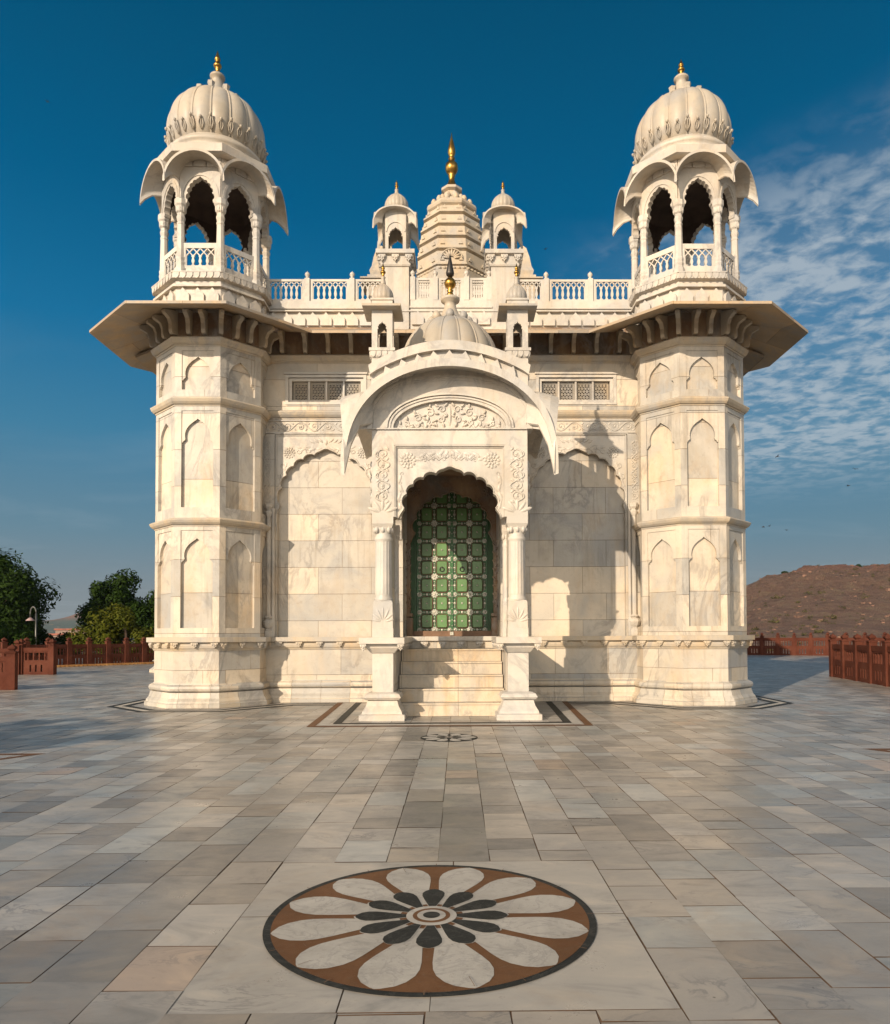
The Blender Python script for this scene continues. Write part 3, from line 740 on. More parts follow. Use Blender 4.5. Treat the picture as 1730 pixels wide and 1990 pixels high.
for s_ in (-1, 1):
    q = MB(); x0, x1 = sorted((s_*1.3, s_*4.45)); P = lambda u, v, d: (d, YW-u, v)
    for z0, z1 in ((6.50, 6.66), (7.78, 7.95)):
        h = z1-z0; q.prism([(-.1, z0-.03), (.015, z0-.03), (.02, z0), (.05, z0+.004), (.09, z0+h*.3), (.115, z0+h*.65), (.115, z0+h*.75), (.05, z1), (-.1, z1)], P, x0, x1)
    pbuild(q, 'string_course', MARW)
q = MB(); q.box(-1.3, 1.3, YW-.11, YW+.1, 7.78, 7.95)
pbuild(q, 'string_course', MARW)
prof = [(-.05, 0), (.10, 0), (.135, .02), (.15, .08), (.155, .2), (.20, .30), (.29, .345), (.335, .36), (.35, .40), (.33, .44), (.25, .455), (.0, .52), (-.05, .52)]
br0 = None
for s_ in (-1, 1):
    for k in range(6):
        x = s_*(3.86-.525*k)
        if br0 is None:
            t = MB(); t.prism([(a_, 7.97+z) for a_, z in prof], lambda u, v, d: (d, -u, v), -.045, .045); br0 = t.build('bracket', MARW, pav, (x, YW-Y0, 0))
        else: dup(br0, pav, (x, YW-Y0, 0))
q = MB(); q.add([(-3.78, YW+.02, 8.50), (3.78, YW+.02, 8.50), (2.991, 15.578, 8.03), (-2.991, 15.578, 8.03), (-3.78, YW+.02, 8.57), (3.78, YW+.02, 8.57), (2.991, 15.575, 8.085), (-2.991, 15.575, 8.085)],
    [(0, 1, 2, 3), (4, 7, 6, 5), (3, 2, 6, 7), (0, 4, 5, 1), (0, 3, 7, 4), (1, 5, 6, 2)])
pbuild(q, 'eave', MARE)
# eaves along the flanks
for s_ in (-1, 1):
    q = MB(); q.add([(s_*6.3, 17.0, 8.47), (s_*6.3, 26, 8.47), (s_*7.4, 26, 8.035), (s_*7.4, 17.0, 8.035), (s_*6.3, 17.0, 8.54), (s_*6.3, 26, 8.54), (s_*7.405, 26, 8.09), (s_*7.405, 17.0, 8.09)],
      [(0, 1, 2, 3), (4, 7, 6, 5), (3, 2, 6, 7), (0, 4, 5, 1), (0, 3, 7, 4), (1, 5, 6, 2)])
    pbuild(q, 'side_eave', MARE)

# ---- roof parapet with lotus band, balustrade, posts
q = MB(); q.box(-4.6, 4.6, YW, YW+.4, 8.45, 9.02); q.box(-4.6, 4.6, YW-.035, YW+.4, 9.02, 9.055); q.box(-4.6, 4.6, YW-.0, YW+.4, 9.055, 9.215); 
q.box(-4.6, 4.6, YW-.085, YW+.2, 8.935, 8.965)
for s_ in (-1, 1): lotus_band(q, wallP(YW, s_*2.87), 2.72, 8.62, .31, 9, .06, .86)
lotus_band(q, wallP(YW-.06), 1.82, 8.62, .31, 6, .06, .90)
q.box(-.93, .93, YW-.06, YW+.3, 8.45, 9.02); q.box(-.95, .95, YW-.09, YW+.3, 9.02, 9.06); q.box(-.93, .93, YW-.06, YW+.3, 9.06, 9.22)
q.box(-6, 6, YW+.3, 26, 8.5, 8.95)
pbuild(q, 'parapet')
posts = []
def post(x, y=YW+.06):
    if not posts:
        t = MB(); t.sq([(.058, 9.21), (.058, 9.745), (.05, 9.76), (.04, 9.765)]); t.rev([(.03, 9.76), (.04, 9.78), (.03, 9.80), (.055, 9.83), (.06, 9.86), (.045, 9.895), (.015, 9.915), (.004, 9.94)], 10)
        posts.append(t.build('railing_post', MAR, pav, (x, y-Y0, 0)))
    else: dup(posts[0], pav, (x, y-Y0, 0))
for x in (-3.32, -2.285, -.36, .36, 2.21, 3.235, -.88, .88): post(x, YW+.06 if abs(x) > 1 else YW-.01)
def rpan(x0, x1, nb, y=YW+.07):
    t = MB(); rail_panel(t, wallP(y, (x0+x1)/2), (x1-x0)/2, 9.21, 9.745, nb, .05, base=.12, top=.1, lat=.26, side=.075, bw=.027); pbuild(t, 'railing_panel')
rpan(-4.25, -3.37, 5); rpan(-3.27, -2.335, 5); rpan(-2.235, -1.5, 4); rpan(1.5, 2.16, 4); rpan(2.26, 3.185, 5); rpan(3.285, 4.2, 5)
rpan(-.83, -.41, 4, YW); rpan(-.31, .31, 5, YW); rpan(.41, .83, 4, YW)

# ---- little roof kiosks on tall pedestals
def build_roofkiosk():
    b = MB(); b.sq([(.305, 8.4), (.305, 9.98), (.33, 9.985), (.345, 10.02), (.35, 10.12), (.36, 10.22), (.44, 10.24), (.445, 10.33), (.2, 10.335)])
    for k in range(4):
        for u in (-.36, 0, .36): shell_boss(b, faceP(k, .35, 4), u*.85, 10.23, .08, .17, .06)
    o = b.build('roof_kiosk', MARU, pav, (-1.27, YW+.24-Y0, 0))
    for k in range(4):
        a_ = MB(); P = faceP(k, .30, 4)
        inn = foil(.135, 10.72, 10.92, 8, .34, 4, 1, .05, foot=10.70)
        arch_plate(a_, inn, .30, 10.70, 11.30, P, 0, -.06)
        for s_ in (-1, 1): x0, x1 = sorted((s_*.30, s_*.165)); a_.prism([(x0, 10.33), (x1, 10.33), (x1, 10.70), (x0, 10.70)], P, 0, -.06)
        inn2 = [base_arch(i/14, .20, 10.8, 11.02, 1) for i in range(15)]; a_.ring(inn2, [(x*1.12, 10.8+(z-10.8)*1.12) for x, z in inn2], P, .018, 0)
        a_.build('cusped_arch', MARU, o)
        h_ = MB(); hood(h_, P, .30, 10.98, 11.33, 0, .485, 10.78, 11.30, .185, .6, .03, 16); h_.build('hood', MARU, o)
    c_ = MB(); c_.sq([(.29, 11.28), (.33, 11.30), (.33, 11.345), (.29, 11.36)]); c_.rev([(.27, 11.35), (.27, 11.44), (.25, 11.46)], 24); c_.build('cornice', MARU, o)
    prof = [(.25, 11.44), (.275, 11.50), (.28, 11.58), (.25, 11.68), (.19, 11.76), (.10, 11.83), (.05, 11.86)]
    dm, r, l = ribbed_dome(o, prof, 16, .010, None); r.build('dome_ribs', MARD, o)
    c_ = MB(); c_.rev([(.09, 11.82), (.05, 11.87), (.035, 11.95), (.05, 11.965), (.02, 11.99)], 12); c_.build('dome_cap', MARD, o)
    finial(o, 11.98, .22, .45)
    return o
rk = build_roofkiosk(); rk['label'] = 'small domed roof kiosk on the left pedestal'
rk2 = dup(rk, pav, (1.23, YW+.24-Y0, 0)); rk2['label'] = 'small domed roof kiosk on the right pedestal'

# ---- stepped spire
b = MB(); SY = 20.6
def oc(prof): b.loft(prof, 8, None, 0, SY)
oc([(1.12, 8.5), (1.12, 11.3), (1.03, 11.36), (1.04, 11.44), (.97, 11.5), (.965, 11.58)])
tiers = [(11.58, 12.05, .99, .955), (12.05, 12.43, .96, .915), (12.43, 12.80, .915, .86), (12.80, 13.17, .86, .78), (13.17, 13.50, .78, .66)]
for z0, z1, a0, a1 in tiers:
    oc([(a0-.085, z0), (a0+.015, z0+.035), (a0+.015, z0+.08), (a0-.03, z0+.10), (a1, z1-.05), (a1-.085, z1)])
    for k in range(8):
        P = faceP(k, (a0+a1)/2-.012, cy=SY); w_ = (a0+a1)/2*S8
        for s_ in (-1, 1): b.prism([(s_*w_*.32-.06, z0+.16), (s_*w_*.32+.06, z0+.16), (s_*w_*.32, z0+.27)], P, 0, .03)
for k in range(8):
    P = faceP(k, .97, cy=SY)
    for i in range(6): b.blob(P, -.33+.132*i, 11.52, .0, .055, .045, .06)
oc([(.60, 13.46), (.68, 13.52), (.70, 13.58), (.67, 13.66), (.58, 13.70)])
for i in range(14):
    a = 2*pi*i/14; b.loft([(.02, 13.66), (.075, 13.71), (.08, 13.78), (.05, 13.84), (.01, 13.87)], 8, 0, .56*cos(a), SY+.56*sin(a), False, 0, True)
oc([(.42, 13.68), (.36, 13.82), (.33, 13.9)])
for i in range(9):
    a = 2*pi*i/9+.17; b.loft([(.02, 13.86), (.08, 13.91), (.085, 13.98), (.05, 14.05), (.01, 14.08)], 8, 0, .30*cos(a), SY+.30*sin(a), False, 0, True)
oc([(.25, 13.9), (.21, 14.15), (.29, 14.2), (.29, 14.27), (.18, 14.33)])
# fan-shaped crest on the front
P = faceP(0, .99, cy=SY)
for i in range(9):
    a = pi*(i+.5)/9; leaf(b, P, .06*cos(a), 11.78+.05*sin(a), .22, .06, a, 0, .03)
b.tube([P(.29*cos(pi*i/20), 11.78+.26*sin(pi*i/20), .01) for i in range(21)], .018, 5)
sp = b.build('stepped_spire', MARW, pav, (0, -Y0, 0)); 
f = MB(); gz = 14.3
f.rev([(.19, gz), (.17, gz+.06), (.10, gz+.20), (.075, gz+.33), (.10, gz+.37), (.08, gz+.41), (.13, gz+.46), (.18, gz+.56), (.185, gz+.62), (.17, gz+.72), (.10, gz+.80), (.06, gz+.84), (.10, gz+.89), (.06, gz+.93), (.085, gz+.98), (.11, gz+1.06), (.105, gz+1.16), (.06, gz+1.38), (.02, gz+1.52), (.006, gz+1.66)], 20, 0, SY); f.build('finial', GOLD, sp)
# turrets flanking the spire behind the kiosks
for s_ in (-1, 1):
    t = MB(); x = s_*1.93; y = 19.6
    t.sq([(.30, 8.5), (.30, 10.95), (.44, 10.97), (.50, 10.985), (.50, 11.02), (.33, 11.06), (.33, 11.16), (.25, 11.19), (.28, 11.3), (.22, 11.45), (.18, 11.7), (.1, 12.0), (.03, 12.1)], x, y)
    pbuild(t, 'roof_turret', MARW)

# =================================================================== THE PORCH
YP = 13.05; XP = 1.21
b = MB(); b.box(-1.39, 1.39, 14.845, YW, 0, 1.2)                # landing and roof
b.box(-1.39, -1.02, YP+.36, 14.85, 0, 1.2); b.box(1.02, 1.39, YP+.36, 14.85, 0, 1.2)
b.box(-1.025, 1.025, 14.84, YW+.2, .0, 1.215); b.box(-1.39, -1.30, 16.3, YW, 1.1, 5.6)
b.box(-1.03, 1.03, 16.0, YW+.5, 1.22, 1.47)

top = [(-1.40, 5.25)]+[(-1.40+2.8*i/20, 6.2+.46*sin(pi*i/20)**.9) for i in range(21)]+[(1.40, 5.25)]
b.prism(top, lambda u, v, d: (u, d, v), YP+.12, YW)
por = pbuild(b, 'porch', MARS); t = MB(); t.box(-1.05, 1.05, YP+.4, YW-.01, 5.15, 5.24); t.box(-1.1, 1.1, YW-.012, YW-.002, 4.82, 5.2); t.build('ceiling', MARI, por); por['label'] = 'arched entrance porch with small dome and two turrets'  # ceiling colour holds the shade inside the porch
OFF = (0, 0, 0)
# steps
for i in range(5):
    t = MB(); z = .244*(i+1); y = 13.54+.30*i
    t.box(-1.0-.02*(i == 0), 1.0+.02*(i == 0), y, 14.85, z-.244+(0.001 if i else 0), z-.03)
    t.box(-1.0, 1.0, y-.025, 14.85, z-.03, z)
    t.build('step', MARST, por, OFF)
# pedestals
pp = None
for s_ in (-1, 1):
    t = MB(); x, y = s_*XP, YP+.19
    t.sq([(.40, 0), (.40, .10), (.355, .115), (.345, .16), (.29, .25), (.265, .34), (.26, .345)], x, y)
    t.sq([(.23, .346), (.30, .36), (.33, .40), (.30, .46), (.235, .485), (.2, .49)], x, y)
    t.sq([(.187, .48), (.187, 1.22)], x, y)
    t.sq([(.21, 1.19), (.235, 1.22), (.285, 1.28), (.30, 1.352), (.2, 1.353)], x, y)
    t.sq([(.40, 1.355), (.40, 1.463), (.1, 1.465)], x, y)
    for u in (-.33, .33): shell_boss(t, wallP(y-.30, x), u, 1.353, .055, .13, .08)
    t.build('pedestal', MAR, por, OFF)
    t = MB(); x0, x1 = sorted((s_*.86, s_*1.56)); 
    t.box(x0, x1, YP+.6, YW, 1.357, 1.467); x0, x1 = sorted((s_*.95, s_*1.47)); t.box(x0, x1, YP+.56, YW, 1.22, 1.357)
    for k in range(7):
        Pq = (lambda u, v, d, s_=s_: (s_*(.95-d), u, v)); shell_boss(t, Pq, YP+.85+.42*k, 1.355, .07, .13, .06)
        Pq = (lambda u, v, d, s_=s_: (s_*(1.47+d), u, v)); shell_boss(t, Pq, YP+.85+.42*k, 1.355, .07, .13, .06)
    t.build('ledge', MAR, por, OFF)
    # column
    def column(x, y, k=1., name='column'):
        t = MB()
        t.sq([(.187*k, 1.463), (.187*k, 1.62), (.18*k, 1.63), (.172*k, 2.10), (.15*k, 2.13)], x, y)
        for kk in range(4):
            P = faceP(kk, .178*k, 4, cx=x, cy=y)
            for j in range(7):
                a = pi*(.08+.84*j/6); leaf(t, P, .03*k*cos(a), 1.74+.03*sin(a), (.15+.10*sin(a))*k, .05*k, a, 0, .014*k)
        def flute(a, z): return 1-.07*(abs(cos(a*8)) < .45) if 2.24 < z < 3.2 else 1
        pr = [(.15, 2.10), (.172, 2.12), (.172, 2.17), (.15, 2.2), (.155, 2.23), (.156, 2.26), (.150, 3.18), (.152, 3.21), (.165, 3.23), (.165, 3.26), (.145, 3.29), (.15, 3.36), (.17, 3.42), (.175, 3.44)]
        t.rev([(r*k, z) for r, z in pr], 64, x, y, fn=flute)
        t.sq([(.15*k, 3.42), (.185*k, 3.50), (.19*k, 3.51), (.19*k, 3.63)], x, y)
        for kk in range(4):
            P = faceP(kk, .165*k, 4, cx=x, cy=y)
            for u in (-.11, 0, .11): leaf(t, P, u*k, 3.34, .13, .08*k, pi/2, -.02*k, .045*k)
        return t
    column(s_*XP, YP+.19).build('column', MAR, por, OFF)
    column(s_*1.075, 14.12, .45).build('engaged_column', MAR, por, OFF)

# front frontispiece
t = MB(); P = wallP(YP)
t.ring([(-1.0, 3.63), (-1.0, 4.93), (1.0, 4.93), (1.0, 3.63)], [(-1.40, 3.63), (-1.40, 5.21), (1.40, 5.21), (1.40, 3.63)], P, 0, -.38)
for w_, e, d_ in ((1.0, .022, -.01), (.975, .02, -.04)):
    t.ring([(-w_+e, 3.63), (-w_+e, 4.93-(1.0-w_)-e), (w_-e, 4.93-(1.0-w_)-e), (w_-e, 3.63)], [(-w_, 3.63), (-w_, 4.93-(1.0-w_)), (w_, 4.93-(1.0-w_)), (w_, 3.63)], P, d_, -.3)
inn = foil(.83, 3.80, 4.56, 10, .26, 7, .78, .10, foot=3.66, inset=.0)
# feet of the arch curl inward on the columns
inn = [(-.93, 3.62), (-.90, 3.70), (-.86, 3.76)]+inn[1:-1]+[(.86, 3.76), (.90, 3.70), (.93, 3.62)]
arch_plate(t, inn, .955, 3.62, 4.885, P, -.06, -.32)
t.tube([P(u, v, -.06) for u, v in inn], .016, 5)
P2 = wallP(YP+.06)
for sg in (-1, 1):
    rosette(t, P2, sg*.76, 4.66, .155, 12, 0, .018)
    spiral(t, P2, sg*.47, 4.72, .06, 1.3, 0 if sg > 0 else pi, sg, .011); spiral(t, P2, sg*.30, 4.72, .05, 1.3, 2, -sg, .011); spiral(t, P2, sg*.16, 4.73, .04, 1.2, 1, sg, .010)
    t.tube([P2(sg*(.06+.56*q/12), 4.70+.035*sin(q*1.6), .003) for q in range(13)], .010, 5)
    for (u, v, a, l) in ((.55, 4.72, 2.6, .16), (.48, 4.66, .3, .16), (.42, 4.76, 2.9, .18), (.33, 4.68, .7, .15), (.22, 4.74, 2.4, .17), (.14, 4.68, .9, .15), (.08, 4.74, 2.0, .12), (.88, 4.42, -1.3, .18), (.91, 4.25, -1.8, .18), (.88, 4.10, -1.2, .2), (.91, 3.92, -1.7, .16)):
        aa = a if sg > 0 else pi-a; leaf(t, P2, sg*u, v, l, .07, aa, 0, .014)
        spiral(t, P2, sg*(u-.02), v, .045, 1, aa, sg, .009)
t.build('cusped_arch', MAR, por, OFF)
# carved corner leaves beside the arch
t = MB()
for sg in (-1, 1):
    Pv = lambda u, v, d, sg=sg: P(sg*(1.21+v), u, d)
    vine(t, Pv, 3.90, 4.86, 0, .125, 5, .016)
    for k in range(14):
        z = 3.86+.066*k; a = pi/2+(.85 if k % 2 else -.85)
        leaf(t, P, sg*1.21+.05*(1 if k % 2 else -1), z, .12, .045, a, 0, .012)
    for k in range(5):
        a = pi*(.12+.19*k); leaf(t, P, sg*1.21+.05*cos(a), 3.70+.03*sin(a), .24, .07, a, 0, .02)
    Ps = lambda u, v, d, sg=sg: (sg*(1.40+d), u, v)
    for k in range(7): leaf(t, Ps, YP+.1+.06*(k % 2), 3.68+.14*k, .2, .1, pi/2+(.5 if k % 2 else -.5), 0, .055)
    for k in range(4): t.loft([(.005, 0), (.03, .02), (.045, .05), (.01, .06)], 6, 0, sg*1.43, YP+.05, False) if False else None
t.build('carved_foliage', MAR, por, OFF)
# side arches: the same width as the front one, between solid jambs
for s_ in (-1, 1):
    yc = 15.16
    for y0, y1 in ((YP+.40, 14.22), (16.10, YW)):
        t = MB(); x0, x1 = sorted((s_*1.08, s_*1.385)); t.box(x0, x1, y0, y1, 1.468, 5.2)
        x0, x1 = sorted((s_*1.38, s_*1.40)); t.box(x0, x1, y0+.12, y1-.06, 1.9, 5.0)
        t.build('side_jamb', MARS, por, OFF)
    t = MB(); Ps = lambda u, v, d, s_=s_: (s_*(1.40+d), yc+u, v); hw = .94
    inn = foil(.82, 3.80, 4.56, 10, .28, 7, .78, .10, foot=3.66, inset=.0)
    inn = [(-.92, 3.62), (-.89, 3.70), (-.85, 3.76)]+inn[1:-1]+[(.85, 3.76), (.89, 3.70), (.92, 3.62)]
    arch_plate(t, inn, hw, 3.62, 5.2, Ps, -.03, -.3)
    for sg in (-1, 1):
        rosette(t, lambda u, v, d, s_=s_: (s_*(1.37+d), yc+u, v), sg*.72, 4.68, .14)
    t.build('side_arch', MAR, por, OFF)
    t = MB(); x0, x1 = sorted((s_*1.06, s_*1.41)); t.box(x0, x1, YP+.39, YW, 5.201, 5.30); t.build('side_lintel', MARS, por, OFF)
# tympanum with carved lunette
t = MB()
arc = lambda w, z0, z1, p=1., n=24: [base_arch(i/n, w, z0, z1, p) for i in range(n+1)]
lun = arc(1.02, 5.23, 5.74, 1.)
t.ring(lun, arc(1.46, 5.22, 6.24, .62), P, 0, -.13)
for k, (w_, h_, d_) in enumerate(((1.07, .555, .022), (1.12, .60, .045), (1.40, .93, .03))):
    a0 = arc(w_, 5.23, 5.23+h_, .9 if k < 2 else .66); t.ring(a0, [(x*1.03, 5.23+(z-5.23)*1.05) for x, z in a0], P, d_, -.01)
t.prism([(x, z) for x, z in arc(1.04, 5.2, 5.76)], P, -.085, -.125)
t.box(-1.50, 1.50, YP-.035, YP+.13, 5.205, 5.23)
for s_ in (-1, 1):
    x0, x1 = sorted((s_*1.39, s_*1.49)); t.box(x0, x1, YP-.05, YP+.3, 5.21, 5.42)
t.build('tympanum', MAR, por, OFF)
t = MB(); Pt = wallP(YP+.085)
leaf(t, Pt, 0, 5.27, .42, .07, pi/2, 0, .03)
for sg in (-1, 1):
    for (u, v, r, st_) in ((.14, 5.60, .075, 0), (.16, 5.42, .07, 2), (.36, 5.54, .085, 1), (.38, 5.36, .06, 3), (.58, 5.44, .075, .5), (.60, 5.30, .04, 2), (.78, 5.33, .05, 1), (.9, 5.27, .03, 1)):
        spiral(t, Pt, sg*u, v, r, 1.3, st_ if sg > 0 else pi-st_, sg, .023)
        for q_ in range(3): a = st_+q_*1.7+.6; leaf(t, Pt, sg*u+r*.8*cos(a)*sg, v+r*.8*sin(a), .11, .05, a if sg > 0 else pi-a, 0, .045)
    for k in range(7): leaf(t, Pt, sg*(.10+.12*k), 5.255+.01*(k % 2), .13, .05, pi/2-sg*(.3+.12*k), 0, .024)
t.build('carved_lunette', MAR, por, OFF)
# parapet arc over the hood
t = MB(); par = lambda w, z0, z1, n=24: [(-w+2*w*i/n, z0+(z1-z0)*sin(pi*i/n)**.85) for i in range(n+1)]
t.ring(arc(1.40, 5.5, 6.1, .7), par(1.42, 6.20, 6.66), P, .01, -.13)
t.ring(par(1.43, 6.20, 6.655), par(1.46, 6.36, 6.815), P, .07, -.2)
t.ring(par(1.43, 6.175, 6.63), par(1.435, 6.20, 6.655), P, .105, -.1)
npet = 9
for i in range(npet):
    f0 = (i+.5)/npet; x = -1.30+2.6*f0; zc = 6.165+.455*sin(pi*(x+1.42)/2.84)**.85
    sl_ = (sin(pi*(x+.05+1.42)/2.84)**.85-sin(pi*(x-.05+1.42)/2.84)**.85)*.455/.1; an = math.atan(sl_); ca, sa = cos(an), sin(an)
    q_ = .114; hh = .32; loc = [(-q_, -hh), (q_, -hh), (q_, -hh*.52), (q_*.8, -hh*.36), (q_*.3, -hh*.14), (0, 0), (-q_*.3, -hh*.14), (-q_*.8, -hh*.36), (-q_, -hh*.52)]
    t.prism([(x+a_*ca-z*sa, zc+a_*sa+z*ca) for a_, z in loc], P, .01, .10)
t.build('parapet', MAR, por, OFF)
t = MB()
for s_ in (-1, 1): 
    x0, x1 = sorted((s_*1.36, s_*1.46)); t.box(x0, x1, YP+.2, YW, 6.2, 6.36)
t.build('side_cornice', MAR, por, OFF)
# the three curved hoods
t = MB(); hood(t, P, 1.44, 5.24, 6.30, -.02, 1.82, 4.28, 6.20, .45, .76, .05, 48, .09, pe=3); t.build('hood', MAR, por, OFF)
for s_ in (-1, 1):
    t = MB(); yc = (YP+YW)/2; hw = (YW-YP)/2
    Ps = lambda u, v, d, s_=s_: (s_*(1.40+d), yc+u, v)
    hood(t, Ps, hw, 5.3, 6.22, -.02, hw+.43, 4.30, 6.10, .42, .66, .05, 34, .03, pe=3, fl=.28)
    t.build('side_hood', MAR, por, OFF)
# corner turrets
def turret():
    b = MB(); b.sq([(.187, 5.9), (.187, 6.52), (.2, 6.53), (.215, 6.56), (.215, 6.64), (.235, 6.645), (.235, 6.70), (.1, 6.705)])
    for k in range(4): drop_band(b, faceP(k, .212, 4), .41, 6.64, .11, 4, .018)
    o = b.build('turret', MAR, por, (-1.22, YP+.22, 0))
    t = MB()
    for k in range(4):
        P = faceP(k, .187, 4); inn = foil(.07, 7.08, 7.2, 6, .3, 4, 1, .04, foot=7.06)
        arch_plate(t, inn, .187, 7.06, 7.42, P, 0, -.05)
        for s_ in (-1, 1): x0, x1 = sorted((s_*.187, s_*.085)); t.prism([(x0, 6.70), (x1, 6.70), (x1, 7.06), (x0, 7.06)], P, 0, -.05)
    t.build('niche', MAR, o)
    t = MB(); t.sq([(.18, 7.40), (.345, 7.415), (.35, 7.455), (.18, 7.50)]); t.build('eave', MARW, o)
    t = MB(); t.sq([(.19, 7.47), (.19, 7.58), (.21, 7.585), (.21, 7.62), (.15, 7.63)]); t.build('attic', MAR, o)
    dm, r, l = ribbed_dome(o, [(.165, 7.61), (.19, 7.66), (.195, 7.73), (.17, 7.82), (.11, 7.90), (.05, 7.95)], 12, .009, None); r.build('dome_ribs', MARD, o)
    t = MB(); t.rev([(.06, 7.93), (.05, 7.99), (.035, 8.07), (.05, 8.09), (.02, 8.11)], 10); t.build('dome_cap', MARD, o)
    finial(o, 8.10, .26, .5)
    return o
tu = turret()
# porch dome
PDY = 14.75
def shift(o, v): o.location = Vector(o.location)+Vector(v)
prof = [(1.02, 6.45), (1.03, 6.85), (1.02, 7.02), (.97, 7.25), (.87, 7.47), (.71, 7.67), (.50, 7.82), (.27, 7.91), (.1, 7.94)]
dm, r, l = ribbed_dome(por, prof, 16, .024, None, MARD, 'dome', pi/16); shift(dm, (0, PDY, 0)); rr = r.build('dome_ribs', MARD, por, (0, PDY, 0))
t = MB(); t.rev([(.33, 7.84), (.28, 7.93), (.19, 8.04), (.13, 8.18), (.11, 8.30), (.19, 8.33), (.20, 8.38), (.15, 8.41), (.05, 8.43)], 20)
for i in range(8):
    a = 2*pi*i/8; t.loft([(.02, 7.82), (.08, 7.86), (.09, 7.93), (.06, 7.99), (.01, 8.02)], 8, 0, .38*cos(a), .38*sin(a), False, 0, True)
t.build('dome_cap', MARD, por, (0, PDY, 0))
t = MB(); z = 8.42
t.rev([(.09, z), (.07, z+.06), (.05, z+.10), (.07, z+.13), (.04, z+.16), (.10, z+.21), (.125, z+.28), (.10, z+.35), (.05, z+.40), (.03, z+.42)], 16)
t.rev([(.04, z+.42), (.08, z+.46), (.085, z+.50), (.05, z+.68), (.02, z+.84), (.004, z+.90)], 16, mi=1)
t.build('finial', [GOLD, DARKM], por, (0, PDY, 0))
# second turret: a copy
tu2 = dup(tu, por, (1.24, YP+.22, 0))

# ---- doorway wall arch and the green door
t = MB(); P = wallP(YW)
inn = foil(.84, 3.84, 4.80, 10, .26, 7, .78, .10, foot=3.68, inset=0)
inn = [(-.95, 3.62), (-.91, 3.72), (-.87, 3.80)]+inn[1:-1]+[(.87, 3.80), (.91, 3.72), (.95, 3.62)]
arch_plate(t, inn, 1.02, 3.62, 5.1, P, .02, -.15)
t.tube([P(u, v, .02) for u, v in inn], .018, 5)
for sg in (-1, 1):
    rosette(t, P, sg*.84, 4.78, .13, 10, .02, .02)
    x0, x1 = sorted((sg*.955, sg*1.03)); t.box(x0, x1, YW-.03, YW+.3, 1.47, 3.62)
    x0, x1 = sorted((sg*.90, sg*1.03)); t.box(x0, x1, YW-.06, YW+.3, 1.47, 1.9); t.box(x0, x1, YW-.09, YW+.3, 1.93, 2.0)
    Pj = wallP(YW-.03, sg*.985)
    for k in range(16): leaf(t, Pj, .0, 2.1+.095*k, .1, .05, pi/2+(.6 if k % 2 else -.6), 0, .018)
pbuild(t, 'doorway_arch', MARI)  # shade of the deep doorway is in the marble colour
YD = YW+.42
t = MB()
t.ring([(-.83, 1.60), (-.83, 4.95), (.83, 4.95), (.83, 1.60)], [(-1.05, 1.47), (-1.05, 5.05), (1.05, 5.05), (1.05, 1.47)], wallP(YD), .06, -.08, True)
door = t.build('door', GREEND, pav, (0, -Y0, 0)); door['label'] = 'green double door with embossed panels'
t = MB(); t.box(-1.0, 1.0, YW+.12, YD+.1, 1.475, 1.60); t.build('threshold', WOODD, door)
for s_ in (-1, 1):
    t = MB(); x0, x1 = sorted((s_*.006, s_*.825)); t.box(x0, x1, YD-.0, YD+.05, 1.61, 4.94); 
    lf = t.build('door_leaf', GREEN, door)
    m_ = MB(); P = wallP(YD)
    xs = [.235, .59]; zs = [1.83+.417*k for k in range(8)]
    xm = [.06, .4125, .765]; zm = [1.625]+[1.83+.2085+.417*k for k in range(7)]
    for z in zm:
        for i, x in enumerate(xm):
            r_ = .088 if i == 1 else .06
            m_.prism([(s_*x+r_*cos(2*pi*q/16)*(1 if q % 2 else .72), z+r_*sin(2*pi*q/16)*(1 if q % 2 else .72)) for q in range(16)] , P, 0, .008)
            m_.blob(P, s_*x, z, .008, .03, .03, .012)
        for x in xs:
            for q, rr_ in ((-.07, .02), (0, .034), (.07, .02), (-.115, .014), (.115, .014)): m_.blob(P, s_*x+q, z, 0, rr_, rr_, .012)
    for z in zs:
        for x in xm:
            for q, rr_ in ((-.09, .02), (0, .034), (.09, .02), (-.05, .014), (.05, .014)): m_.blob(P, s_*x, z+q, 0, rr_, rr_, .012)
    for x in xs:
        for z in zs:
            for cx_ in (-1, 1):
                for cz_ in (-1, 1):
                    m_.blob(P, s_*x+cx_*.150, z+cz_*.180, 0, .02, .02, .010)
    m_.build('embossed_metalwork', SILVER, door)
    for z in zs[:8]:
        for x in xs:
            q = MB(); cx_ = s_*x; a, h_ = .148, .178
            oct_ = lambda a, h_, c: [(-a+c, -h_), (a-c, -h_), (a, -h_+c), (a, h_-c), (a-c, h_), (-a+c, h_), (-a, h_-c), (-a, -h_+c)]
            Pp = wallP(YD, cx_, z)
            q.ring(oct_(.128, .158, .03), oct_(.143, .173, .045), Pp, .020, 0, True, 1)
            vs = [Pp(u, v, .0) for u, v in oct_(.128, .158, .03)]+[Pp(u, v, .035) for u, v in oct_(.110, .140, .02)]
            q.add(vs, [(i, (i+1) % 8, 8+(i+1) % 8, 8+i) for i in range(8)]+[list(range(8, 16))], 0)
            q.blob(Pp, 0, 0, .035, .024, .024, .014, mi=2)
            q.build('door_panel', [GREENP, RUST, SILVER], door)
    k = MB(); c_ = (s_*.235, YD-.055, 1.83+.417*3-.04)
    k.tube([(c_[0]+.05*cos(2*pi*i/16), c_[1], c_[2]+.05*sin(2*pi*i/16)) for i in range(17)], .010, 6); k.tube([(c_[0], c_[1]+.03, c_[2]+.05), (c_[0], c_[1]-.012, c_[2]+.05)], .014, 6)
    k.build('ring_handle', DARKM, door)
t = MB(); t.box(-.024, .024, YD-.03, YD, 1.61, 4.9, 0)
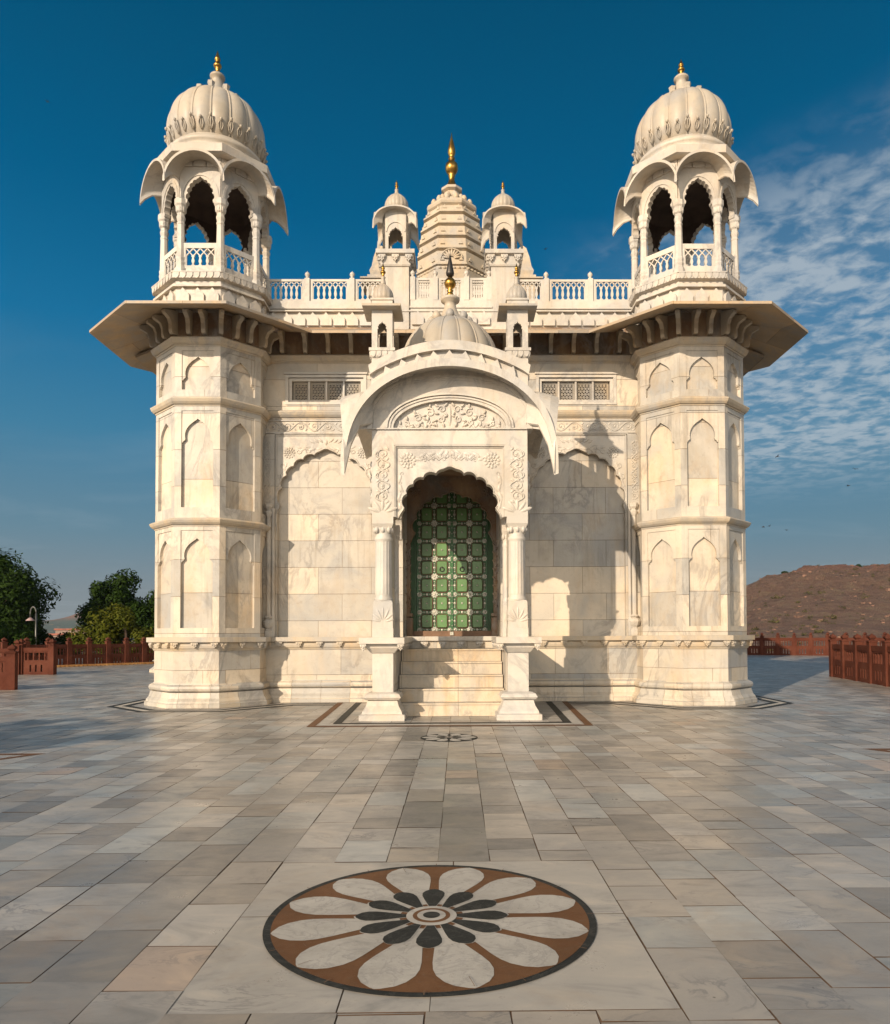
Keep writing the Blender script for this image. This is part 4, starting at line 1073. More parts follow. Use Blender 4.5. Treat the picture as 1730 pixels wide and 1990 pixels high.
for k in range(24): t.blob(wallP(YD-.03), 0, 1.72+.135*k, 0, .014, .014, .01, mi=1)
t.build('centre_bead', [GREEN, SILVER], door)
t = MB(); t.box(-.05, .03, YW+.09, YW+.12, 1.50, 1.58); t.tube([(-.03, YW+.1, 1.58), (-.03, YW+.1, 1.63), (.01, YW+.1, 1.63), (.01, YW+.1, 1.58)], .008, 6); t.build('padlock', SILVER, door)
t = MB(); t.box(-1.0, 1.0, YW+.02, YW+.2, 1.357, 1.474); 
for k in range(4): shell_boss(t, wallP(YW-.63), -.6+.4*k, 1.36, .08, .14, .07)
t.box(-.98, .98, 15.93, 16.05, 1.38, 1.474)
pbuild(t, 'door_sill')

# ---- the larger hall behind
b = MB(); b.box(-11.0, 10.8, 31, 45, 0, 9.5); b.loft([(1.45, 0), (1.45, .12), (1.3, .25), (1.25, .4), (1.35, .5), (1.15, .6), (1.1, 1.3), (1.2, 1.5), (1.1, 1.5), (1.1, 9.6)], 8, None, -11.3, 31.2)
hall = b.build('mausoleum_hall', MARB); tag(hall, 'larger marble hall behind the pavilion, only its tower foot showing past the left tower', 'building')

# =================================================================== GROUND
b = MB(); b.add([(-3000, -600, -1.2), (3000, -600, -1.2), (3000, 4000, -1.2), (-3000, 4000, -1.2)], [(0, 1, 2, 3)])
GRD = simple('dry_earth', (.14, .10, .065), .4, .05, .95, 0, .02, .5)
tag(b.build('ground', GRD), kind='structure')
# terrace floor: individual marble slabs over a dark bed
TP = .3433
def floor_mat():
    mt, t, bs = newmat('floor_marble')
    pos = N(t, 'ShaderNodeNewGeometry').outputs['Position']; at = N(t, 'ShaderNodeAttribute', attribute_name='tone')
    base = at.outputs['Color']
    mp = N(t, 'ShaderNodeMapping'); L(t, pos, mp.inputs[0]); mp.inputs['Rotation'].default_value = (0, 0, .5); mp.inputs['Scale'].default_value = (1, 2.2, 1)
    # veins differ from slab to slab: offset by the tone attribute
    va = N(t, 'ShaderNodeVectorMath', operation='MULTIPLY_ADD'); L(t, base, va.inputs[0]); va.inputs[1].default_value = (40, 40, 40); L(t, mp.outputs[0], va.inputs[2])
    v = noi(t, va.outputs[0], 1.6, 7, .62, 1.4)
    col = Mix(t, 1, base, Ramp(t, v, [(.3, (.68, .70, .715)), (.47, (.97, .97, .97)), (.56, (1.03, 1.02, 1.0)), (.7, (1.22, 1.16, 1.08))]), 'MULTIPLY')
    vf = N(t, 'ShaderNodeMapRange'); L(t, MathN(t, 'ABSOLUTE', MathN(t, 'SUBTRACT', v, .52)), vf.inputs[0]); vf.inputs[1].default_value = 0; vf.inputs[2].default_value = .03; vf.inputs[3].default_value = .6; vf.inputs[4].default_value = 0
    vm = N(t, 'ShaderNodeMapRange'); L(t, noi(t, va.outputs[0], .9, 2), vm.inputs[0]); vm.inputs[1].default_value = .5; vm.inputs[2].default_value = .65
    col = Mix(t, MathN(t, 'MULTIPLY', vf.outputs[0], vm.outputs[0]), col, (.12, .12, .125))
    gw = N(t, 'ShaderNodeMapRange'); L(t, noi(t, pos, .55, 6, .62, .8), gw.inputs[0]); gw.inputs[1].default_value = .5; gw.inputs[2].default_value = .72; gw.inputs[4].default_value = .5
    col = Mix(t, gw.outputs[0], col, (.185, .18, .165))
    # ochre staining and small dark pits
    s = N(t, 'ShaderNodeMapRange'); L(t, noi(t, pos, .9, 6, .7, .5), s.inputs[0]); s.inputs[1].default_value = .55; s.inputs[2].default_value = .8; s.inputs[4].default_value = .6
    col = Mix(t, s.outputs[0], col, (.27, .19, .12))
    dn = noi(t, pos, 14, 9, .78)
    d = N(t, 'ShaderNodeMapRange'); L(t, dn, d.inputs[0]); d.inputs[1].default_value = .60; d.inputs[2].default_value = .72; d.inputs[4].default_value = .65
    col = Mix(t, d.outputs[0], col, (.12, .10, .085))
    vo = N(t, 'ShaderNodeTexVoronoi'); L(t, pos, vo.inputs['Vector']); vo.inputs['Scale'].default_value = 5.5
    pit = N(t, 'ShaderNodeMapRange'); L(t, vo.outputs['Distance'], pit.inputs[0]); pit.inputs[1].default_value = .045; pit.inputs[2].default_value = .02
    pm = MathN(t, 'GREATER_THAN', noi(t, pos, 2.3, 2), .56)
    col = Mix(t, MathN(t, 'MULTIPLY', MathN(t, 'MULTIPLY', pit.outputs[0], pm), .8), col, (.06, .05, .045))
    setc(t, bs.inputs['Base Color'], col)
    r = N(t, 'ShaderNodeMapRange'); L(t, noi(t, pos, 2.2, 6, .65), r.inputs[0]); r.inputs[1].default_value = .3; r.inputs[2].default_value = .7; r.inputs[3].default_value = .25; r.inputs[4].default_value = .50
    L(t, r.outputs[0], bs.inputs['Roughness']); bs.inputs['Specular IOR Level'].default_value = .5
    bumpn(t, bs, MathN(t, 'ADD', MathN(t, 'MULTIPLY', noi(t, pos, 2.0, 3), .8), MathN(t, 'MULTIPLY', dn, .12)), .008)
    return mt
FLM = floor_mat(); BED = simple('joint_grout', (.14, .085, .05), .4, 9, .95, 0, .004)
rnd = random.Random(5)
V, Fc, tones = [], [], []
def tone():
    k = rnd.random(); v_ = rnd.uniform(.21, .36)
    if k < .13: v_ = rnd.uniform(.17, .23)
    c = (v_*1.03, v_*.97, v_*.89)
    if k > .975: c = (v_*1.12, v_*.90, v_*.73)
    elif k > .80: c = (v_*1.06, v_*.96, v_*.84)
    elif k > .60: c = (v_*.97, v_*.985, v_*.95)
    return c
def tile(x0, x1, y0, y1, c, wob=True):
    j = .0026; o = len(V); z = .0+rnd.uniform(-.0008, .0008); sx, sy = rnd.uniform(-.0012, .0012), rnd.uniform(-.0012, .0012)
    w = (lambda: rnd.uniform(-.004, .004)) if wob else (lambda: 0)
    for x, y, dz_ in ((x0+j, y0+j, -sx-sy), (x1-j, y0+j, sx-sy), (x1-j, y1-j, sx+sy), (x0+j, y1-j, -sx+sy)): V.append((x+w(), y+w(), z+dz_))
    Fc.append((o, o+1, o+2, o+3)); tones.append(c)
XS0, YS0, YS1 = -1.03, 2.95, 4.88
col_i = 0; x = XS0-TP*76
while x < 34:
    wdt = TP*rnd.choice((1, 1, 1, 1.0)); x1 = x+TP
    y = -4+rnd.uniform(0, .5); mean = rnd.choice((.40, .46, .54))
    while y < 56:
        l_ = mean*rnd.choice((.6, .8, 1, 1, 1.25, 1.6))*rnd.uniform(.95, 1.05); y1 = y+l_
        inx = x > XS0-.01 and x1 < XS0+TP*6+.01
        if inx:
            if y < YS0 < y1: y1 = YS0
            elif YS0 <= y < YS1: y = YS1; y1 = y+l_
        c = tone()
        tile(x, x1, y, y1, c); y = y1
    x = x1
# the big plain slabs round the medallion
slabc = (.345, .325, .295)
xe = XS0+TP*6; ym = 3.95
for (a0, a1, b0, b1) in ((XS0, -.35, YS0, ym), (-.35, .02, YS0, ym), (.02, xe, YS0, ym), (XS0, .1, ym, YS1), (.1, xe, ym, YS1)):
    k = rnd.uniform(.94, 1.05); tile(a0, a1, b0, b1, tuple(c*k for c in slabc))
me = bpy.data.meshes.new('floor'); me.from_pydata(V, [], Fc); me.materials.append(FLM)
ca_ = me.color_attributes.new('tone', 'FLOAT_COLOR', 'CORNER')
buf = []
for c in tones: buf += [c[0], c[1], c[2], 1]*4
ca_.data.foreach_set('color', buf)
fl = bpy.data.objects.new('floor', me); C.collection.objects.link(fl); tag(fl, kind='structure')
b = MB(); b.box(-27.5, 34.5, -4.2, 56.5, -1.25, -.004); tag(b.build('terrace_bed', BED), kind='structure')

# inlaid bands and medallions, each a thin sheet above the slabs
Zi = .004
def flat(mb, pts, z=Zi, mi=0): mb.add([(x, y, z) for x, y in pts], [list(range(len(pts)))], mi)
def band(mb, path, w, z=Zi, mi=0):
    pv = [Vector(p) for p in path]; L_, R_ = [], []
    for i, p in enumerate(pv):
        d1 = (p-pv[i-1]).normalized() if i else None; d2 = (pv[i+1]-p).normalized() if i < len(pv)-1 else None
        d1 = d1 or d2; d2 = d2 or d1; n1 = Vector((-d1.y, d1.x)); n2 = Vector((-d2.y, d2.x)); n_ = (n1+n2).normalized(); k = min(4, 1/max(.2, n_.dot(n1)))
        L_.append(p+n_*w/2*k); R_.append(p-n_*w/2*k)
    for i in range(len(pv)-1): mb.add([(*L_[i], z), (*R_[i], z), (*R_[i+1], z), (*L_[i+1], z)], [(0, 1, 2, 3)], mi)
b = MB()
band(b, [(-2.09, 16.40), (-1.93, 12.50), (2.0, 12.50), (2.16, 16.40)], .14, mi=0)
band(b, [(-2.50, 16.40), (-2.30, 12.10), (2.30, 12.10), (2.52, 16.40)], .13, mi=1)
band(b, [(-2.28, 16.38), (-2.14, 12.30), (2.14, 12.30), (2.34, 16.38)], .18, z=.003, mi=2)
tag(b.build('porch_border_inlay', [INBLK, INBRN, INWHT]), 'black and brown stone border set into the floor in front of the porch steps', 'floor inlay')
for s_ in (-1, 1):
    b = MB()
    def outline(o_):
        a = AP+.18+o_; hw = a*S8/2
        pts = [(-2.55, YW-.18-o_), (-(XC-a), YW-.18-o_), (-(XC-hw), YC-a), (-(XC+hw), YC-a), (-(XC+a), YC-hw), (-(XC+a), 25)]
        return [(x*(-s_), y) if s_ > 0 else (x, y) for x, y in pts]
    band(b, outline(.33), .15, mi=0); band(b, outline(.62), .12, mi=0); band(b, outline(.47), .13, z=.0037, mi=1)
    tag(b.build('tower_border_inlay', [INBLK, INWHT]), 'double dark stone line in the floor round the foot of the %s tower' % ('left' if s_ < 0 else 'right'), 'floor inlay', 'inlaid floor borders round the towers')
b = MB(); band(b, [(-9.5, 9.42), (-5.25, 9.42), (-5.9, 8.4), (-9.5, 8.4)], .10, mi=0)
tag(b.build('corner_border_inlay', [INBRN]), 'brown stone border corner in the floor at the left edge', 'floor inlay')
b = MB(); band(b, [(9.5, 9.42), (5.5, 9.42), (6.1, 8.4), (9.5, 8.4)], .12, mi=0)
tag(b.build('corner_border_inlay', [INBRN]), 'ochre stone border corner in the floor at the right edge', 'floor inlay')

def medallion(cx, cy, R_, npet, label, field=1):
    b = MB(); n = 96
    ang = lambda i, r: (r*cos(2*pi*i/n), r*sin(2*pi*i/n))
    def ringf(r0, r1, z, mi):
        for i in range(n): b.add([(*ang(i, r0), z), (*ang(i, r1), z), (*ang(i+1, r1), z), (*ang(i+1, r0), z)], [(0, 1, 2, 3)], mi)
    ringf(R_*.955, R_, .003, 0); b.add([(*ang(i, R_*.956), .0045) for i in range(n)], [list(range(n))], field)
    rr = random.Random(3)
    for k in range(npet):
        a = 2*pi*(k+.5)/npet+pi/2; w = pi/npet
        pts = []
        for (f, wf) in ((.20, .75), (.34, .74), (.44, .76), (.54, .84), (.64, .89), (.72, .88), (.79, .80), (.86, .62), (.91, .40), (.945, .12), (.955, .0)): pts.append((f, wf))
        L1 = [(R_*f*cos(a+w*wf*.93), R_*f*sin(a+w*wf*.93)) for f, wf in pts]; L2 = [(R_*f*cos(a-w*wf*.93), R_*f*sin(a-w*wf*.93)) for f, wf in pts[:-1][::-1]]
        b.add([(x, y, .0075) for x, y in L1+L2], [list(range(len(L1+L2)))], 2)
    for k in range(npet):
        a = 2*pi*k/npet+pi/2; w = pi/npet
        for sc, mi, z in ((1.13, 2, .0095), (1., 0, .0115)):
            pts = [(.15, .55), (.21, .70), (.29, .82), (.35, .84), (.40, .74), (.435, .52), (.46, .22), (.467, .05)]
            L1 = [(R_*f*(1 if f < .4 else 1+.02*(sc > 1))*cos(a+w*wf*sc*.95), R_*f*sin(a+w*wf*sc*.95)) for f, wf in pts]; L2 = [(R_*f*cos(a-w*wf*sc*.95), R_*f*sin(a-w*wf*sc*.95)) for f, wf in pts[::-1]]
            b.add([(x, y, z) for x, y in L1+L2], [list(range(len(L1+L2)))], mi)
    for r0, mi, z in ((.155, 2, .0135), (.115, 1, .0155), (.088, 2, .0175), (.052, 0, .0195)): b.add([(*ang(i, R_*r0), z) for i in range(n)], [list(range(n))], mi)
    if R_ > .6:                                     # grout lines where the stone pieces meet
        for k in range(npet):
            for a, r0, r1, w_ in ((2*pi*k/npet+pi/2, .955, 1.0, .0022), (2*pi*(k+.5)/npet+pi/2, .84+.03*(k % 3), .95, .0012)):
                if w_ < .002 and k % 2: continue
                c_, s__ = cos(a), sin(a); b.add([(R_*r0*c_-s__*w_, R_*r0*s__+c_*w_, .021), (R_*r1*c_-s__*w_, R_*r1*s__+c_*w_, .021), (R_*r1*c_+s__*w_, R_*r1*s__-c_*w_, .021), (R_*r0*c_+s__*w_, R_*r0*s__-c_*w_, .021)], [(0, 1, 2, 3)], 3)
        for k in range(0, npet):
            a0 = 2*pi*k/npet+pi/2; rr_ = (.72, .80, .66)[k % 3]
            pts = [(R_*rr_*cos(a0+q), R_*rr_*sin(a0+q)) for q in (-.035, 0, .035)]
            for (xa, ya), (xb, yb) in zip(pts, pts[1:]): b.add([(xa, ya, .0073), (xb, yb, .0073), (xb*1.004, yb*1.004, .0073), (xa*1.004, ya*1.004, .0073)], [(0, 1, 2, 3)], 3)
    for v in range(len(b.v)):
        x, y, z = b.v[v]; b.v[v] = (x, y, z*.5+.0035)
    o = b.build('floor_medallion', [INBLK, INBRN, INWHT, BED], None, (cx, cy, 0)); tag(o, label, 'floor inlay', 'inlaid flower medallions on the axis'); return o
medallion(-.008, 3.925, .867, 12, 'large round flower medallion of brown, black and white stone in the foreground floor')
medallion(0, 10.72, .42, 10, 'small round flower medallion in the floor just before the porch steps', 0)

# =================================================================== RED SANDSTONE BALUSTRADES
def red_rail(p0, p1, n, h, label, mat=REDS, base=False, posth=.28):
    """n bays from p0 to p1: square posts with knobs, top rail, baluster window, slotted dado"""
    p0, p1 = Vector(p0), Vector(p1); d = p1-p0; Ln = d.length; ang = math.atan2(d.y, d.x)
    root = tag(empty('sandstone_balustrade', (p0.x, p0.y, 0), ang), label, 'balustrade', 'red sandstone balustrades round the terrace'); bl = Ln/n
    for i in range(n+1):
        t = MB(); x = 0
        t.sq([(.11, 0), (.11, h+.02), (.13, h+.03), (.13, h+.07), (.07, h+.08), (.05, h+.10), (.09, h+.14), (.10, h+.18), (.07, h+.22), (.03, h+.25), (.01, h+posth)], x, 0)
        t.build('post', mat, root, (i*bl, 0, 0))
    first = None
    for i in range(n):
        if first is None:
            t = MB(); w = bl/2-.105; P = lambda u, v, d_: (u, -d_, v); z1 = h*.93; z0 = h*.80
            t.prism([(-w, z0), (w, z0), (w, z1), (-w, z1)], P, .06, -.06)
            t.ring([(-w+.08, h*.50), (-w+.08, h*.76), (w-.08, h*.76), (w-.08, h*.50)], [(-w, h*.45), (-w, h*.80), (w, h*.80), (w, h*.45)], P, .04, -.04, True)
            nb = 4
            for k in range(nb):
                c = -w+.08+(2*w-.16)*(k+.5)/nb; t.prism([(c-.03, h*.50), (c+.03, h*.50), (c+.02, h*.6), (c+.035, h*.66), (c+.02, h*.76), (c-.02, h*.76), (c-.035, h*.66), (c-.02, h*.6)], P, .03, -.03)
            # dado with three slots
            sl_ = [(-.22, .22)]; sw = .035; xs = [-w*.42, 0, w*.42]; zb, zt = h*.10, h*.34
            t.prism([(-w, 0), (w, 0), (w, zb), (-w, zb)], P, .05, -.05); t.prism([(-w, zt), (w, zt), (w, h*.45), (-w, h*.45)], P, .05, -.05)
            e = [-w]+[q for x in xs for q in (x-sw, x+sw)]+[w]
            for q in range(0, len(e), 2): t.prism([(e[q], zb), (e[q+1], zb), (e[q+1], zt), (e[q], zt)], P, .05, -.05)
            first = t.build('railing_panel', mat, root, (bl*.5, 0, 0))
        else: dup(first, root, (bl*(i+.5), 0, 0))
    if base:
        t = MB(); P = lambda u, v, d_: (u, -d_, v)
        t.prism([(-.2, .02), (Ln+.2, .02), (Ln+.2, .10), (-.2, .10)], P, .25, -.2)
        drop_band(t, lambda u, v, d_: (u+Ln/2, -.2-d_, v), Ln, .10, .12, int(Ln/.22), .07)
        t.build('petal_plinth', LITS, root)
    return root
red_rail((-16.0, 20.3), (-12.55, 20.9), 3, 1.02, 'red sandstone balustrade end at the left edge, nearest to the camera on that side')
red_rail((-22, 28.4), (-17.4, 29.2), 4, 1.12, 'red sandstone balustrade running behind the nearest one at the left edge')
red_rail((-17.3, 29.3), (-16.0, 29.2), 1, 1.15, 'single red sandstone balustrade bay with pierced lower panel left of the tower')
red_rail((-21.2, 34.5), (-15.8, 41.5), 9, 1.2, 'long red sandstone balustrade on an orange petal plinth in front of the left trees', base=True)
red_rail((13.25, 25.4), (11.6, 16.9), 7, 1.22, 'red sandstone balustrade curving to the right edge, nearest to the camera on that side')
red_rail((20.0, 52.9), (25.4, 49.6), 6, 1.32, 'far red sandstone balustrade right of the pavilion below the hill')
red_rail((25.4, 49.6), (27.5, 46.5), 3, 1.32, 'dark far corner bays of balustrade between the far run and the right edge run')

# =================================================================== TREES
def tree(name, label, x, y, h, rx, ry, leafm, z0=-1, trunkr=.22, nleaf=9000, ls=.14, seed=1, cz=.58, group=None, lumps=26, rz_=None, cat='tree'):
    rr = random.Random(seed); root = tag(empty(name, (x, y, z0)), label, cat, group)
    t = MB(); top = h*cz
    t.tube([(0, 0, 0), (.1, .05, top*.4), (-.05, .1, top*.8), (.05, 0, top)], lambda q: trunkr*(1-.55*q), 9)
    rzv = rz_ or h*(1-cz)
    cl = []
    for i in range(lumps):
        a = rr.uniform(0, 2*pi); e = math.asin(rr.uniform(-.75, 1)); q = rr.uniform(.45, 1)
        c = Vector((rx*q*cos(a)*cos(e), ry*q*sin(a)*cos(e), h*cz+rzv*q*sin(e)*.88)); cl.append((c, rr.uniform(.22, .40)*min(rx, rzv)))
        if i % 2 == 0: t.tube([(0, 0, top*rr.uniform(.45, .9)), tuple(c*.5+Vector((0, 0, top*.35))), tuple(c)], lambda q: trunkr*.35*(1-.8*q)+.01, 5)
    t.build('trunk', BARK, root)
    vs, fs = [], []
    for i in range(nleaf):
        c, r = cl[rr.randrange(len(cl))]; d = Vector((rr.gauss(0, 1), rr.gauss(0, 1), rr.gauss(0, 1))).normalized(); p = c+d*r*(rr.random()**.38)*Vector((1, 1, .8)).length/1.6
        n_ = (d+Vector((rr.gauss(0, .5), rr.gauss(0, .5), rr.gauss(.4, .5)))).normalized(); a = n_.orthogonal().normalized(); a.rotate(Matrix.Rotation(rr.uniform(0, 2*pi), 3, n_)); bb = n_.cross(a); s_ = ls*rr.uniform(.6, 1.35); o = len(vs)
        vs += [tuple(p-a*s_), tuple(p+bb*s_*.45), tuple(p+a*s_), tuple(p-bb*s_*.45)]; fs.append((o, o+1, o+2, o+3))
    me = bpy.data.meshes.new('crown'); me.from_pydata(vs, [], fs); me.materials.append(leafm)
    o = bpy.data.objects.new('crown', me); C.collection.objects.link(o); o.parent = root
    return root
tree('broadleaf_tree', 'tall dark green tree at the left edge of the picture', -33.9, 52, 8.9, 4.7, 4, LEAFD, seed=4, cz=.50, nleaf=30000, ls=.15, lumps=54)
tree('broadleaf_tree', 'low dark tree spreading right of the tallest tree behind the lamp post', -32.3, 56, 3.3, 3.0, 3, LEAFD, seed=14, cz=.5, nleaf=9000, ls=.16, lumps=24)
tree('broadleaf_tree', 'rounded dark green tree just left of the left tower', -26.5, 58, 7.6, 3.3, 3, LEAFD, seed=6, cz=.52, nleaf=19000, ls=.17, lumps=34)
tree('broadleaf_tree', 'dark tree half hidden behind the left tower edge', -21.8, 56, 6.6, 2.6, 2.4, LEAFD, seed=9, cz=.5, nleaf=12000, ls=.16, lumps=24)
tree('olive_green_tree', 'sunlit yellow green tree behind the long balustrade left of the tower', -20.6, 46, 4.4, 3.1, 2, LEAFO, seed=7, cz=.50, nleaf=15000, ls=.12, lumps=36)
tree('broadleaf_tree', 'dark shrubby tree low at the left edge behind the balustrades', -25.5, 40, 3.3, 2.6, 2, LEAFD, seed=21, cz=.5, nleaf=9000, ls=.12, lumps=22)
# =================================================================== LAMP POST
lx, ly = -24.9, 43.5
lp = tag(empty('lamp_post', (lx, ly, -.2)), 'slim grey lamp post with curved neck and hanging shade before the left trees', 'lamp post')
t = MB(); t.tube([(0, 0, 0), (0, 0, 3.1)], .05, 8); t.build('pole', LAMPM, lp)
t = MB(); t.tube([(0, 0, 3.1)]+[(-.17+.17*cos(pi*i/10), 0, 3.1+.38*sin(pi*i/10)) for i in range(11)]+[(-.34, 0, 2.85)], .04, 8); t.build('curved_arm', LAMPM, lp)
t = MB(); t.rev([(.03, 2.86), (.06, 2.84), (.14, 2.78), (.25, 2.68), (.25, 2.66), (.02, 2.70)], 16, -.34, 0); t.build('lamp_shade', LAMPS, lp)

# =================================================================== HILLS
def hill_mat(name, c1, c2, c3, sc):
    mt, t, b = newmat(name); pos = N(t, 'ShaderNodeNewGeometry').outputs['Position']
    mp = N(t, 'ShaderNodeMapping'); L(t, pos, mp.inputs[0]); mp.inputs['Scale'].default_value = (1, 1, 5)
    f = noi(t, mp.outputs[0], sc, 9, .68, .5); f2 = noi(t, mp.outputs[0], sc*4.5, 8, .7)
    col = Ramp(t, f, [(.30, c1), (.5, c2), (.68, c3)])
    col = Mix(t, MathN(t, 'GREATER_THAN', f2, .60), col, (.045, .05, .022)); f3 = noi(t, mp.outputs[0], sc*9, 6, .7)
    col = Mix(t, Ramp(t, f3, [(.58, g(0)), (.68, g(.75))]), col, (.30, .19, .12)); col = Mix(t, Ramp(t, f3, [(.30, g(.6)), (.42, g(0))]), col, (.05, .03, .025))
    # red cut face near the crest
    sz = N(t, 'ShaderNodeSeparateXYZ'); L(t, pos, sz.inputs[0]); cr = MathN(t, 'MULTIPLY', Ramp(t, MathN(t, 'DIVIDE', sz.outputs[2], 26), [(.62, g(0)), (.80, g(1))]), Ramp(t, f, [(.42, g(.35)), (.6, g(1))]))
    col = Mix(t, MathN(t, 'MULTIPLY', cr, .75), col, (.22, .07, .04))
    setc(t, b.inputs['Base Color'], col); b.inputs['Roughness'].default_value = .95; bumpn(t, b, noi(t, pos, sc*5, 8, .75), 1.6)
    return mt
HM = hill_mat('hill_scrub', (.07, .036, .026), (.165, .088, .060), (.20, .14, .08), .32)
def sstep(t): t = max(0, min(1, t)); return t*t*(3-2*t)
prx = [(a_, b_+12) for a_, b_ in [(1380, 1165), (1450, 1137), (1470, 1127), (1492, 1115), (1510, 1113), (1540, 1108), (1570, 1101), (1590, 1096), (1640, 1094), (1680, 1098), (1730, 1095), (1800, 1088), (1900, 1085), (2100, 1100), (2500, 1150)]]
vs, fs = [], []; nx, ny = 320, 150
for j in range(ny+1):
    for i in range(nx+1):
        pxx = 1380+(2500-1380)*i/nx; s_ = j/ny
        Yd = 70+200*s_; X = (pxx-893)/1417*Yd+.14
        for (a, za), (bq, zb) in zip(prx, prx[1:]):
            if a <= pxx <= bq: yr = za+(zb-za)*(pxx-a)/(bq-a)
        H = (1232-yr)*240/1417+1.5
        k = sstep((Yd-72)/168)**.85; z = -1.2+(H+1.2)*k
        if Yd > 240: z -= (Yd-240)*.25
        nn = noise.fractal(Vector((X*.04, Yd*.05, 3)), 1, 2.1, 7)*2.4+abs(noise.fractal(Vector((X*.13, Yd*.18, 7)), .7, 2.1, 6))*2.6
        z += nn*k*(1-.93*sstep((Yd-165)/60)); vs.append((X, Yd, z))
for j in range(ny):
    for i in range(nx): a = j*(nx+1)+i; fs.append((a, a+1, a+nx+2, a+nx+1))
me = bpy.data.meshes.new('hill'); me.from_pydata(vs, [], fs); me.materials.append(HM)
for p in me.polygons: p.use_smooth = True
o = bpy.data.objects.new('hill', me); C.collection.objects.link(o); tag(o, kind='structure')
def hill_z(X, Yd):
    i = (893+(X-.14)*1417/Yd-1380)/(2500-1380)*nx; j = (Yd-70)/200*ny; i0, j0 = int(i), int(j)
    return HV[j0*(nx+1)+i0][2] if 0 <= i0 < nx and 0 <= j0 < ny else -1
HV = vs; rr = random.Random(8); sv, sf, rv, rf = [], [], [], []
for k in range(650):
    Yd = rr.uniform(85, 242); X = (rr.uniform(1430, 1900)-893)/1417*Yd; zz = hill_z(X, Yd)
    if noise.noise(Vector((X*.06, Yd*.06, 5)))+rr.uniform(-.3, .3) < -.02: continue
    s_ = rr.uniform(.2, .55)*(1+.8*(rr.random() < .08))
    for q in range(26):
        d = Vector((rr.gauss(0, 1), rr.gauss(0, 1), abs(rr.gauss(0, .6)))); d = d.normalized()*s_*rr.random()**.4; a = Vector((rr.gauss(0, 1), rr.gauss(0, 1), rr.gauss(0, 1))).normalized()*s_*.32; bb = a.orthogonal().normalized()*s_*.22; p = Vector((X, Yd, zz+.05))+d; o_ = len(sv)
        sv += [tuple(p-a), tuple(p+bb), tuple(p+a), tuple(p-bb)]; sf.append((o_, o_+1, o_+2, o_+3))
for k in range(700):
    Yd = rr.uniform(85, 240); X = (rr.uniform(1430, 1900)-893)/1417*Yd; zz = hill_z(X, Yd); s_ = rr.uniform(.10, .30)*(1+1.0*(rr.random() < .06)); o_ = len(rv)
    c8 = [Vector((sx*rr.uniform(.6, 1.1), sy*rr.uniform(.6, 1.1), sz*rr.uniform(.4, .8)))*s_+Vector((X, Yd, zz)) for sz in (-1, 1) for sx, sy in ((-1, -1), (1, -1), (1, 1), (-1, 1))]
    rv += [tuple(c) for c in c8]; rf += [tuple(o_+i for i in f) for f in ((0, 3, 2, 1), (4, 5, 6, 7), (0, 1, 5, 4), (1, 2, 6, 5), (2, 3, 7, 6), (3, 0, 4, 7))]
SCRUB = leafmat('dry_scrub', (.03, .03, .012), (.09, .075, .03)); ROCK = simple('hill_rock', (.17, .095, .065), .5, .8, .95, 0, .02, 3)
for nm, a_, b_, mt_ in (('hill_scrub', sv, sf, SCRUB), ('hill_rocks', rv, rf, ROCK)):
    me = bpy.data.meshes.new(nm); me.from_pydata(a_, [], b_); me.materials.append(mt_); o = bpy.data.objects.new(nm, me); C.collection.objects.link(o); tag(o, kind='stuff')
def hz_at(pxx):
    for (a, za), (bq, zb) in zip(prx, prx[1:]):
        if a <= pxx <= bq: yr = za+(zb-za)*(pxx-a)/(bq-a)
    return (1232-yr)*240/1417+1.5
def bush(px_, s_, label, Yd=236, dz_=0, sd=1, flatten=.6):
    rr = random.Random(sd); X = (px_-893)/1417*Yd; zz = hz_at(px_)+dz_
    root = tag(empty('hill_bush', (X, Yd, zz)), label, 'bush', 'bushes on the hill')
    vs, fs = [], []
    for i in range(900):
        d = Vector((rr.gauss(0, 1), rr.gauss(0, 1), rr.gauss(0, 1))).normalized()*rr.random()**.4*s_; d.z = abs(d.z)*flatten+.1; q = .22*rr.uniform(.5, 1.3)
        a = Vector((rr.gauss(0, 1), rr.gauss(0, 1), rr.gauss(0, 1))).normalized(); bb = a.orthogonal().normalized(); o_ = len(vs)
        vs += [tuple(d-a*q), tuple(d+bb*q*.6), tuple(d+a*q), tuple(d-bb*q*.6)]; fs.append((o_, o_+1, o_+2, o_+3))
    me = bpy.data.meshes.new('foliage'); me.from_pydata(vs, [], fs); me.materials.append(LEAFD); o = bpy.data.objects.new('foliage', me); o.location = (0, 0, .9); C.collection.objects.link(o); o.parent = root
    t = MB(); t.tube([(0, 0, -2.5), (0, 0, .5)], .12, 6); t.build('stem', BARK, root)
bush(1533, 1.1, 'small dark bush on the crest of the red hill, nearer the pavilion', sd=2)
bush(1678, 1.0, 'small dark bush on the crest of the red hill, nearer the right edge', sd=3, flatten=.9)
